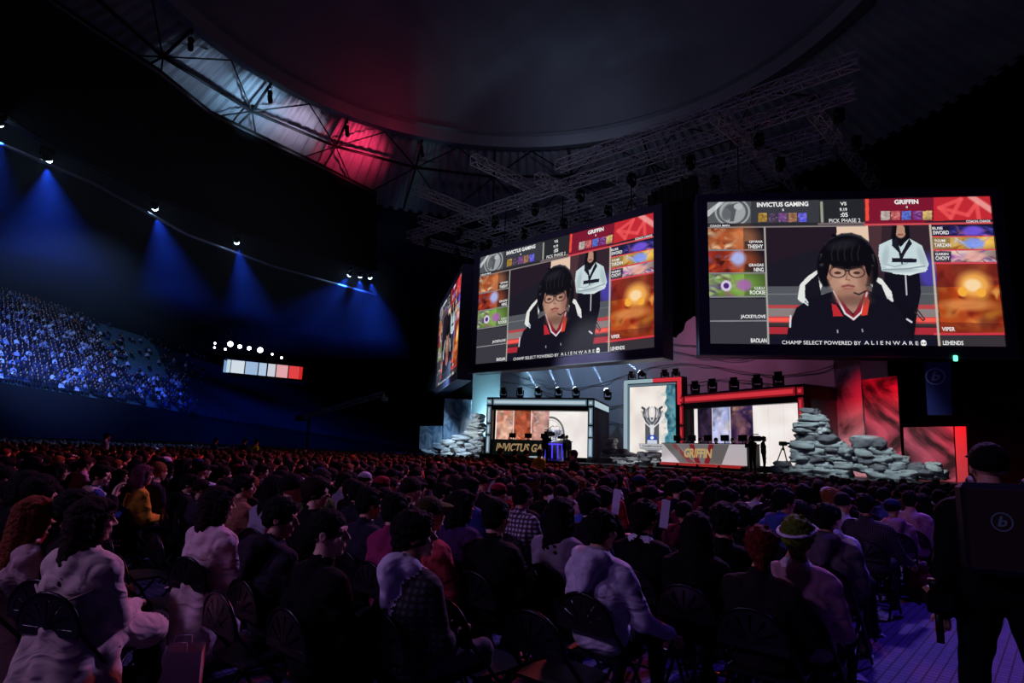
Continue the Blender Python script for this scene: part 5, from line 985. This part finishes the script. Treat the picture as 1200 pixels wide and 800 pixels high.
for n_, (d_, ri, si, P, x) in enumerate(seats[:NI]):
    me, hm, ha = VAR[rnd.randrange(len(VAR))]; tc_ = pick(topc); hc_ = pick(hairc); sc_ = rnd.uniform(.92, 1.06); capc = rnd.choice(['c8c0d0', '16141a', '8a2030', '24305a'])
    o = bpy.data.objects.new('person', me); COL.objects.link(o); sc_ *= 1 - min(.07, max(0, d_ - 5) * .008); o.location = Vector(P); o.rotation_euler.z = YAW + rnd.uniform(-.22, .22); o.scale = (sc_,) * 3
    mm = body_mats(rnd.choice(['pale', 'tan', 'warm']), tc_[0], rnd.choice(['14141a', '1c1c28', '101014']), None, tc_[0])
    for k, q in enumerate(mm): o.material_slots[k].link = 'OBJECT'; o.material_slots[k].material = q
    h = bpy.data.objects.new('hair', hm)
    for k, q in enumerate(hmats(hc_[0], capc)): h.material_slots[k].link = 'OBJECT'; h.material_slots[k].material = q
    hw = {'cap': 'capped', 'beanie': 'beanie-wearing', 'long': 'long-haired', 'pony': 'ponytailed', 'bob': 'bob-haired', 'curly': 'curly-haired'}.get(ha, hc_[1])
    j = min(range(len(hkeys)), key=lambda k: np.linalg.norm(hkeys[k][1] - P)); q = P - hkeys[j][1]; du, dv = float(q @ UD), float(q @ VD); ds = abs(q[0]) + abs(q[1])
    if ds < 5.5:
        rowsn = round(abs(dv) / .92); sn = round(abs(du) / .545); nw = ['no', 'one', 'two', 'three', 'four', 'five', 'six', 'seven', 'eight', 'nine', 'ten', 'eleven']
        pos = ('' if rowsn == 0 else f'{nw[rowsn]} row{"s" if rowsn > 1 else ""} {"ahead" if dv > 0 else "behind"}') + (', ' if rowsn and sn else '') + ('' if sn == 0 else f'{nw[min(11, sn)]} seat{"s" if sn > 1 else ""} {"right" if du > 0 else "left"}')
        pos = (pos or 'right beside') + (' of' if pos and (sn or dv > 0) else '') + ' the ' + short[j]
        if pos in usedpos: bpy.data.objects.remove(o); continue
        usedpos.add(pos); lab = f'{hw} person in {tc_[1]}, {pos}'
        if len(lab.replace('-', ' ').split()) > 15: lab = lab.replace('beanie-wearing', 'beanied').replace(hw, hw).replace(' person in ', ' one in ')
        g = None
    else:
        zone = 'far left rows' if x < 260 else 'left middle rows' if x < 520 else 'rows before the stage' if x < 800 else 'right rows near the aisle'
        lab = f'{hw} seated person in {tc_[1]} among the {zone}'; g = f'{hw} people in {tc_[1]}, {zone}'
    COL.objects.link(h); h.parent = o
    used.setdefault(lab, []).append(o); tag(o, lab, 'person', g or 'seated spectators around the nearer rows')
    if n_ < 95: put_chair(P, o.rotation_euler.z, ('black folding chair ' + lab.split(', ', 1)[1]) if g is None else 'black folding chair under a spectator among the ' + lab.split('among the ')[1], 'occupied folding chairs' + ('' if g is None else ' far ' + g))
# everyone farther off, with the people of the blue-lit stand: one uncountable crowd
far = []
for hb, hd, part in ((.05, .028, 8), (.075, .045, 6)):
    L = []
    for i in range(part):
        ha, tp, ar, hy_ = spec[i]; b_, h_, _, _ = person_geo(hb=hb, hd=hd, hy=hy_, hair=ha, top=tp, arms=ar, seed=i, hands=False, face=False, wob=0)
        V, Q, l = joinm([b_, (h_[0], h_[1], h_[2] * 2 + 10)]); L.append((V.astype(np.float32), Q, l))
    far.append(L)
Vs, Qs, Cs, base = [], [], [], 0
def vcol(Q, l, n, pal):
    c = np.zeros((n, 3), np.float32); lut = np.zeros((16, 3), np.float32)
    for k, col in pal.items(): lut[k] = lin(col)
    c[Q.ravel()] = np.repeat(lut[l], 4, 0); return c
def addfar(L, P, rz, sc, tc_, hc_):
    global base
    V, Q, l = L; c, s = math.cos(rz), math.sin(rz); R = np.array([[c, -s, 0], [s, c, 0], [0, 0, 1]]) * sc; sk = rnd.choice(['d8a890', 'b98468', 'c79478'])
    Vs.append(V @ R.T.astype(np.float32) + np.asarray(P, np.float32)); Qs.append(Q + base); base += len(V); Cs.append(vcol(Q, l, len(V), {0: sk, 1: tc_, 2: '16161c', 3: '141416', 4: 'a0605a', 5: '201a18', 6: tc_, 10: hc_, 12: tc_}))
for d_, ri, si, P, x in seats[NI:]:
    addfar(rnd.choice(far[0 if d_ < 22 else 1]), P, YAW + rnd.uniform(-.25, .25), rnd.uniform(.85, .97), pick(topc)[0], pick(hairc)[0])
print('floor seats', len(seats), 'far verts', base)
nst = 0
for i in range(NR):
    for k in range(260):
        t_ = t0 + 2 + k * .62 + rnd.uniform(-.1, .1); P = A0 + TD * t_ + ND * (RUN * i + .55) + np.array([0, 0, RISE * i - .16]); x, y, d_ = toscreen(P)
        if x < -10 or x > 240 or y < 310: continue
        lim = 40 + (y - 320) * .75 if y < 400 else 118 + (y - 400) * .2
        pr = .92 if x < lim else (.35 if x < lim + 25 else .06)
        if y > 445 and x < 218: pr = max(pr, .55)
        if y < 345: pr *= .6
        if rnd.random() > pr: continue
        nst += 1
        cl = rnd.choices(['0c0c14', '1a2030', '303a50', 'c8d0e0', '8a96b0', '28407a', 'a04a30'], [8, 6, 4, 2.6, 2, 1.5, .2])[0]
        addfar(rnd.choice(far[1]), P, math.atan2(-TD[0] - ND[0] * -1, 1) if 0 else math.atan2(ND[0], -ND[1]) + rnd.uniform(-.6, .2), rnd.uniform(.95, 1.1), cl, '0e0c0e')
print('stand people', nst, 'verts', base)
me = npmesh('audience_crowd', np.concatenate(Vs), np.concatenate(Qs), None, True, np.concatenate(Cs)); o = link('audience_crowd', me, [attr_mat('crowd cloth and skin')]); tag(o, 'dense seated crowd filling the far floor rows and the blue-lit left stand', 'crowd', kind='stuff')
# ------------------------------------------------------------------ standing and working people
def stander(P, z0, lab, tc_, hy=0., rz=YAW, arms='lap', hair='short', sc=1., pants='101014', hb=.025, cap='16141a', **k):
    b_, h_, hc, HR = person_geo(hb=hb, hd=.012 if hb > .02 else .008, stand=True, hy=hy, arms=arms, hair=hair, seed=3, wob=.006, **k); P = np.array([P[0], P[1], z0])
    return make_person(b_, h_, body_mats('warm', tc_, pants), hmats('0d0b0c', cap), P, rz, lab, scale=sc), hc
def atd(x, d_): q = CAM + ray(x, 530) * d_; return q
stander(atd(673, 16), 0, 'standing person in black with glasses before the stage, facing the crowd', '0e0e12', rz=YAW + 2.6, hb=.02)
hv = mat('hi-vis vest cloth', 'b4ff28', .7, 0, .1, 10, emit='b8d020', es=.0)
stander(atd(632, 20), 0, 'standing crew member in a yellow-green safety vest before the left booth', hv, sc=1.0)
stander(atd(586, 20.5), 0, 'standing crew member in black with an orange strap, left of the vest', '101014', sc=1.0)
stander(atd(603, 21.5), 0, 'standing crew member in black, second from the left of the front group', '0c0c10', sc=.97)
stander(atd(616, 21), 0, 'standing crew member in black, right beside the safety vest', '121216', sc=.98, hair='cap')
stander(atd(122, 24), 0, 'standing person in a light blue shirt above the far left crowd', '8ab4e8', sc=1.02)
stander(atd(248, 28), 0, 'bending person in blue standing in the far left crowd', '24387a', sc=1., lean=.2)
stander(atd(285, 29), 0, 'person in dark clothes standing beside the far safety vest', '16161c', sc=1.02)
stander(atd(299, 28), 0, 'far standing steward in a bright safety vest, left crowd', hv, sc=1.0, hair='short')
o, _ = stander(atd(882, 29.3), 1.0, 'stage crew member in black with camera, left of two near the tripod', '08080a', arms='cam', rz=YAW + 1.2, sc=1.02)
stander(atd(895, 29.0), 1.0, 'stage crew member in black walking behind the stage cameraman', '08080a', rz=YAW - 1.2, arms='lap', sc=1.0)
stander(atd(639, 38.5), 1.0, 'camera operator in black standing before the left player desk', '060608', arms='cam', sc=1.1, rz=YAW)
stander(atd(664, 39.5), 1.0, 'person in black standing just right of the trophy plinth', '08080a', rz=YAW + .5)
def small_camera(P, rz, lab, s=1.):
    r = empty('video_camera', P, rz); tag(r, lab, 'camera'); m = MB(); m.box((0, 0, 0), (.2, .42, .24), bev=.03); m.obj('body', BLACKM, r); m = MB(); m.lathe([(.07, 0), (.08, .2), (.09, .22)], n=12); q = m.obj('lens', BLACKM, r, (0, .2, 0)); q.rotation_euler.x = -PI / 2; m = MB(); m.box((-.05, -.05, .18), (.04, .3, .04)); m.obj('handle', BLACKM, r); r.scale = (s,) * 3; return r
small_camera(atd(642, 38.2)[:2].tolist() + [2.75], YAW, 'shoulder camera held by the operator before the left desk', 1.3)
small_camera(atd(887, 29.1)[:2].tolist() + [2.62], YAW + 1, 'shoulder camera held by the stage crew member', 1.1)
tp = atd(918, 28.8); r = empty('camera_tripod', (tp[0], tp[1], 1.0)); tag(r, 'black tripod with small camera standing alone before the right booth', 'tripod')
for k in range(3): m = MB(); a = k * 2.1 + .6; m.bar((.05 * math.cos(a), .05 * math.sin(a), 1.2), (.5 * math.cos(a), .5 * math.sin(a), 0), .025, 6); m.obj('leg', BLACKM, r)
m = MB(); m.bar((0, 0, 1.1), (0, 0, 1.35), .04); m.box((0, 0, 1.42), (.32, .2, .2), bev=.03); m.bar((.1, 0, 1.42), (.3, -.05, 1.45), .05); m.obj('head', BLACKM, r)
# players at the desks with monitors
for (Pq, Qq, tcol, nm) in ((P1_, Q1_, '14161a', 'left'), (P2_, Q2_, '16101a', 'right')):
    d, L = frame_dir(Pq, Qq); bk = np.array([-d[1], d[0], 0])
    for k in range(5):
        P = Pq + d * (.7 + k * (L - 1.4) / 4); P = np.array([P[0], P[1], 1.3]); yaw = math.atan2(d[1], d[0])
        b_, h_, hc, _ = person_geo(hb=.035, hd=.014, hair='short', top='plain', arms='fwd', seed=k, wob=0, hands=False); o = make_person(b_, h_, body_mats('pale', tcol, '101014'), hmats('0d0b0c'), P + bk * 1.15, yaw + PI, f'{["first", "second", "third", "fourth", "fifth"][k]} player from the left seated at the {nm} desk', sc_ if 0 else 'person', None, 1.08)
        m = MB(); m.tube([tuple(hc + np.array([.1 * math.cos(a), 0, .02 + .12 * math.sin(a)])) for a in [PI * q / 10 for q in range(11)]], .014, 6); m.bar(hc + np.array([-.11, 0, 0]), hc + np.array([-.075, 0, 0]), .04, 10); m.bar(hc + np.array([.075, 0, 0]), hc + np.array([.11, 0, 0]), .04, 10); m.obj('headset', mat('headset', 'a8aab4', .4), o)
        r = empty('computer_monitor', P + bk * .45 + d * .12 + np.array([0, 0, 1.09]), yaw); tag(r, f'{["first", "second", "third", "fourth", "fifth"][k]} black monitor from the left on the {nm} desk', 'monitor'); m = MB(); m.box((0, 0, .3), (.56, .04, .33), bev=.015); m.obj('panel', BLACKM, r); m = MB(); m.bar((0, 0, .02), (0, 0, .2), .03); m.box((0, 0, .01), (.24, .2, .02)); m.obj('stand', BLACKM, r)
# the man with the backpack screen at the right
bp = CAM + ray(1160, 545) * 3.55
o, hc = stander(bp, 0, 'tall person all in black in the aisle wearing a logo display backpack', '050507', rz=YAW + .35, hb=.014, sc=1.055, build=1.1, crossed=True, hair='cap', cap='08080a', pants='040406', arms=('lap', 'out'))
r = empty('display_backpack', (o.location[0], o.location[1], 0), YAW + .35); tag(r, 'flat black backpack display with a dim round logo on the standing person', 'backpack')
m = MB(); m.box((-.04, -.24, 1.37), (.38, .1, .48), bev=.03); m.obj('case', mat('backpack black', '08080a', .7), r)
m = MB(); m.box((-.04, -.298, 1.37), (.33, .02, .42), bev=.004); sc_o = m.obj('screen', mat('dim backpack screen', '0c0810', .4, emit='160a10', es=.25), r)
m = MB(); lg(m, np.array([-.06, -.312, 1.41]), np.array([1., 0, 0]), np.array([0, 0, 1.]), .05); m.obj('logo', mat('dim logo', '20223a', .5, emit='2a2e50', es=.3), sc_o)
m = MB()
for s_ in (-1, 1): m.tube([(s_ * .13, -.2, 1.58), (s_ * .13, -.08, 1.63), (s_ * .13, .1, 1.5), (s_ * .15, .1, 1.25), (s_ * .17, -.15, 1.15)], .02, 6, flat=.5)
m.obj('strap', mat('backpack black', ''), r)
gl = np.array(o.location) + np.array([-.34, .05, .95]); r = empty('camera_gimbal', gl, YAW + .3); tag(r, 'black handheld camera rig hanging at the left hand of the backpack wearer', 'camera'); m = MB(); m.box((0, 0, 0), (.12, .16, .11), bev=.02); m.lathe([(.035, .05), (.045, .1)], (0, 0, 0), 12); m.obj('body', BLACKM, r); m = MB(); m.bar((0, 0, -.04), (0, 0, -.24), .02, 8); m.box((0, 0, -.06), (.1, .05, .04)); m.obj('handle', BLACKM, r)
# ------------------------------------------------------------------ loose things on the floor and in hands
def at0(x, y, z=0): return onz(x, y, z)
for x, y, rz, lab in ((80, 745, YAW + .5, 'empty black folding chair in the lower left corner, behind the trench coat'), (560, 775, YAW - .1, 'empty folding chair at the bottom edge, right of the large black-clad profile'), (300, 765, YAW, 'empty folding chair behind the pale pink coat'), (655, 790, YAW, 'empty folding chair behind the white hooded sweatshirt'), (182, 668, YAW, 'empty folding chair ahead of the cream trench coat'), (215, 640, YAW, 'empty folding chair left of the brown coat'), (160, 640, YAW, 'empty folding chair below the mustard scarf')):
    P = at0(x, y, .0) if y > 800 else at0(x, y, .45 if y > 700 else .7); P[2] = 0; put_chair(P, rz, lab, 'empty folding chairs')
P = at0(203, 824); r = empty('paper_bag', P, .3); tag(r, 'lilac-white paper shopping bag standing on the carpet beside the trench coat', 'bag'); PB = mat('bag paper', 'e0d4e0', .8, 0, .15, 8, .3)
m = MB(); a, b, h_ = .15, .075, .34
m.add([(-a, -b, 0), (a, -b, 0), (a, b, 0), (-a, b, 0), (-a * .95, -b * 1.1, h_), (a * .98, -b * 1.2, h_ * .97), (a * .95, b * 1.1, h_), (-a * .96, b, h_ * .98), (-a - .01, 0, h_ * .5), (a + .005, 0, h_ * .52)], [(3, 2, 1, 0), (0, 1, 5, 4), (2, 3, 7, 6), (1, 2, 9), (2, 6, 9), (6, 5, 9), (5, 1, 9), (3, 0, 8), (0, 4, 8), (4, 7, 8), (7, 3, 8)]); m.obj('body', PB, r)
for s_ in (-1, 1): m = MB(); m.tube([(-.06, s_ * b * 1.1, h_ * .93), (-.05, s_ * b * 1.15, h_ + .05), (.05, s_ * b * 1.15, h_ + .05), (.06, s_ * b * 1.1, h_ * .93)], .004, 5); m.obj('handle', PB, r)
P = at0(1080, 703); r = empty('shopping_bag', P, .5); tag(r, 'crumpled red shopping bag at the aisle end of the dotted-shirt row', 'bag'); RB = mat('red bag', '8a2c2c', .6, 0, .5, 12, .6)
m = MB(); m.lathe([(.11, 0), (.15, .05), (.16, .18), (.13, .32), (.1, .36), (.12, .42)], n=9, cap=False); m.obj('body', RB, r); m = MB(); m.tube([(-.05, 0, .4), (-.03, 0, .52), (.03, 0, .52), (.05, 0, .4)], .008, 5); m.obj('handle', RB, r)
m = MB(); rr = random.Random(5)
for k in range(9): a = rr.uniform(0, 6.28); q = (.06 * math.cos(a), .06 * math.sin(a), .4 + rr.uniform(0, .06)); m.box(q, (.05, .04, .05), np.array(Matrix.Rotation(a, 3, 'Z')), .01)
m.obj('tissue_paper', mat('tissue paper', 'd0a8a0', .9), r)
PAPER = mat('white paper', 'd8d4e4', .8, 0, .05)
def scrap(P, w_, h_, rz, lab, tilt=0., name='paper_sheet', mm=PAPER):
    m = MB(); n = 5; 
    m.grid(lambda u, v: ((u - .5) * w_, (v - .5) * h_ * math.cos(tilt), (v - .5) * h_ * math.sin(tilt) + .012 * math.sin(u * 5 + v * 3) + .012), n, n); m.grid(lambda u, v: ((u - .5) * w_, (v - .5) * h_ * math.cos(tilt), (v - .5) * h_ * math.sin(tilt) + .012 * math.sin(u * 5 + v * 3) + .0105), n, n); tag(m.obj(name, mm, None, P, rz), lab, 'paper')
for x, y, w_, h_, rz, lab in ((1031, 745.5, .12, .06, .4, 'tiny white paper scrap on the aisle carpet nearest the dotted shirt'), (1018, 769, .12, .08, 1, 'small white paper scrap on the carpet near the seat edge'), (1000, 796, .2, .1, .2, 'crumpled white wrapper on the aisle carpet at the bottom edge'), (172, 708, .3, .2, .9, 'white leaflet lying on the carpet beside the trench coat'), (205, 690, .2, .1, 0, 'small white leaflet on the carpet behind the paper bag'), (40, 768, .34, .24, .6, 'folded white cloth on the carpet under the ginger-haired spectator'), (612, 765, .1, .22, .3, 'pale wrapper lying under the empty chairs at the bottom')): scrap(at0(x, y), w_, h_, rz, lab)
for key, x, y, d_, lab in (('lilac', 646, 592, 8.2, 'white clapping card held upright left of the long black hair'), ('cap', 722, 588, 6.6, 'white card held upright beyond the white hooded sweatshirt'), ('c', 779, 602, 5.9, 'tall white clapping stick raised beside the thin white collar')):
    P = CAM + ray(x, y) * d_; m = MB(); m.box((0, 0, 0), (.08, .01, .27), np.array(Matrix.Rotation(.12 if x > 700 else -.1, 3, 'Y')), .004); tag(m.obj('clapping_card', PAPER, None, P, YAW + .5), lab, 'card')
hh = hero('red-haired'); P = CAM + ray(893, 699) * (float(hh['o'].location[1]) - .25); r = empty('paper_cup', P, 0); r.rotation_euler = (.2, 1.3, 0); tag(r, 'white paper cup with printed band held out in the dark right rows', 'cup'); m = MB(); m.lathe([(.028, -.055), (.04, .055), (.042, .058)], n=18); m.obj('cup_body', PAPER, r); m = MB(); m.lathe([(.0335, -.02), (.0375, .02)], n=18, cap=False); m.obj('printed_band', mat('cup print', '3a3448', .7), r)
# red cheering flag with white letters draped at the far left
FP = CAM + ray(16, 680) * 4.3; Rm = mat('red flag cloth', 'b01c28', .7, 0, .2, 6, .3); r = empty('cheering_flag', FP, YAW + .35); tag(r, 'red cheering flag with white letters draped beside the pink coat, left picture edge', 'flag')
def ff(x, z, e=0): return (x + .12 * z, .05 * math.sin(z * 5 + x * 6) + e + .1 * x, z)
m = MB(); m.grid(lambda u, v: ff((u - .5) * .34, (v - .5) * .85), 12, 20); m.grid(lambda u, v: ff((.5 - u) * .34, (v - .5) * .85, .01), 12, 20); m.obj('cloth', Rm, r)
m = MB(); put_text(m, 'N', .14, .12, lambda X, Y: ff(.04 + X, .24 + Y, -.03), .03); put_text(m, 'C', .13, .14, lambda X, Y: ff(0 + X, -.2 + Y, -.03), .02); m.obj('lettering', mat('flag lettering', 'd8b8c0', .7), r)
# ------------------------------------------------------------------ light
def area(loc, tgt, col, power, size):
    l = bpy.data.lights.new('wash', 'AREA'); l.color = lin(col); l.energy = power; l.shape = 'DISK'; l.size = size; o = bpy.data.objects.new('wash_light', l); COL.objects.link(o); o.location = Vector(loc); o.rotation_euler = (Vector(tgt) - Vector(loc)).to_track_quat('-Z', 'Y').to_euler(); return o
def point(loc, col, power):
    l = bpy.data.lights.new('rim_lamp', 'POINT'); l.color = lin(col); l.energy = power; l.shadow_soft_size = .2; o = bpy.data.objects.new('rim_lamp', l); COL.objects.link(o); o.location = loc
spot('house_wash', W(-6, 26, 17), W(-6, 4, 1), 'b890ff', 12500, 60, 1, .8)
spot('house_wash', W(2, 14, 15), W(-.5, 8, 0), '7048ee', 4000, 34, 1, .5)
spot('house_wash', W(-14, 27, 17), W(-14, 12, 1), 'ff5a6a', 13000, 70, 1, .8)
spot('house_wash', W(-24, 28, 17), W(-26, 8, 1), 'ff5a80', 5200, 75, 1, .8)
spot('house_wash', W(-38, 20, 13), W(-44, 8, 1), '6a9aff', 9000, 85, 1, .8)
spot('rear_wash', W(-9, -5, 6.5), W(-4, 3.5, .6), 'b490d8', 1100, 62, 1, .6)
spot('rear_wash', W(-6, -8, 9), W(-2.5, 9, 1), 'a880e0', 800, 60, 1, .6)
# stage
spot('stage_wash', W(-37, 20, 9), W(-35.5, 35, 2.4), 'e6f4ff', 12000, 30, .8, .3)
spot('stage_wash', W(-20, 22, 14), W(-20, 33, 1.6), 'f2f8ff', 8000, 30, .8, .3)
spot('stage_wash', W(-9, 20, 13), W(-6.5, 30.5, 2.2), 'dcf2f8', 9000, 30, .8, .3)
spot('backdrop_wash', W(-35.5, 36.5, 1.8), W(-37.5, 40.5, 9), 'a8e8ff', 4200, 80, 1, .4)
spot('backdrop_wash', W(-28, 36.0, 13.5), W(-28, 41, 5), '8ab0d8', 1900, 120, 1, .4)
spot('backdrop_wash', W(-17, 36.0, 14), W(-17, 41, 6), 'c06a98', 1900, 120, 1, .4)
spot('backdrop_wash', W(-11.5, 36.5, 2.0), W(-11.5, 40, 7), 'ff1838', 2000, 110, 1, .4)
spot('banner_wash', W(-5.8, 30.2, 7.6), W(-5.6, 33.2, 3.6), 'ff1838', 1700, 78, 1, .3)
spot('banner_wash', W(-3.0, 30.4, 5.0), W(-2.6, 32.4, 2.2), 'ff1838', 600, 78, 1, .3)
spot('banner_wash', W(-9.5, 31.9, 1.3), W(-8.9, 33.6, 5.0), 'ff2048', 2400, 90, 1, .3)
spot('banner_wash', W(-36, 30.5, 9), W(-37.5, 36.6, 3), 'a8d4ff', 3800, 80, 1, .3)
spot('stage_wash', W(-24, 20, 9), W(-24.6, 32.9, 2.8), 'e8ecff', 9000, 12, .8, .2)
point((4, 57, 33), 'b0c0e0', 260); point((9, 56, 33), 'b0c0e0', 120); point((-12, 57.5, 34.5), 'ff3060', 70); point((-15.5, 55, 34.5), 'ff3060', 45)
spot('teal_uplight', W(-22.9, 36.3, 1.15), W(-23.4, 38.5, 3.4), '40c8b8', 120, 90, 1, .1)
# roof: white and red floods on the corrugated ring, faint light on the fabric
def rpx(x, y, z, pull, dz): P = onz(x, y, z); c = np.array([DC[0], DC[1], z]); return P + (c - P) / np.linalg.norm((c - P)[:2]) * pull + np.array([0, 0, dz]), P
for x, y, col, pw, sz, pull, dz in ((295, 125, 'a8dcff', 2300, 95, 3, -3), (345, 150, 'f0e0ff', 1500, 90, 3, -3), (415, 175, 'ff3864', 3600, 95, 3, -3), (235, 90, 'a8c8e8', 700, 90, 3, -3)):
    L_, T_ = rpx(x, y, 33.5, pull, dz); spot('roof_flood', L_, T_, col, pw, sz, 1, .15)
spot('roof_flood', (0, 20, 20), (0, 40, 42), '8a88b8', 2000, 150, 1, 1)
spot('truss_wash', W(-24, 16, 10), W(-22, 33, 18), 'b8b8c8', 1350, 90, 1, .5); spot('screen_wash', W(-8, 2, 14), W(-9, 32, 11), '8070c0', 1700, 75, 1, .5)
spot('stand_wash', A0 - TD * 14 - ND * 24 + np.array([0, 0, 6.5]), A0 + TD * 12 + ND * 10 + np.array([0, 0, 6.5]), '88b0ff', 62000, 42, 1, .6)
# haze
def haze(name, lo, hi, dens, lab, R=0.):
    m = bpy.data.materials.new(name); m.use_nodes = True; nt = m.node_tree; nt.nodes.remove(nt.nodes['Principled BSDF']); v = nt.nodes.new('ShaderNodeVolumeScatter'); v.inputs['Density'].default_value = dens; v.inputs['Color'].default_value = (.9, .93, 1, 1); nt.links.new(v.outputs[0], nt.nodes['Material Output'].inputs['Volume'])
    mb = MB(); c = [(a + b) / 2 for a, b in zip(lo, hi)]; mb.box((0, 0, 0), [b - a for a, b in zip(lo, hi)]); o = mb.obj(name, m, None, c if not R else W(*c[:2], c[2]), R); tag(o, lab, 'haze', kind='stuff'); return o
haze('haze', (-80, 36, 17), (-17, 112, 26.5), .0042, 'thin blue-lit haze in front of the left stand')
haze('haze', (-39, 32.5, 6.2), (-12, 40.5, 15), .01, 'thin haze above the booths that shows the white beams', YAW)
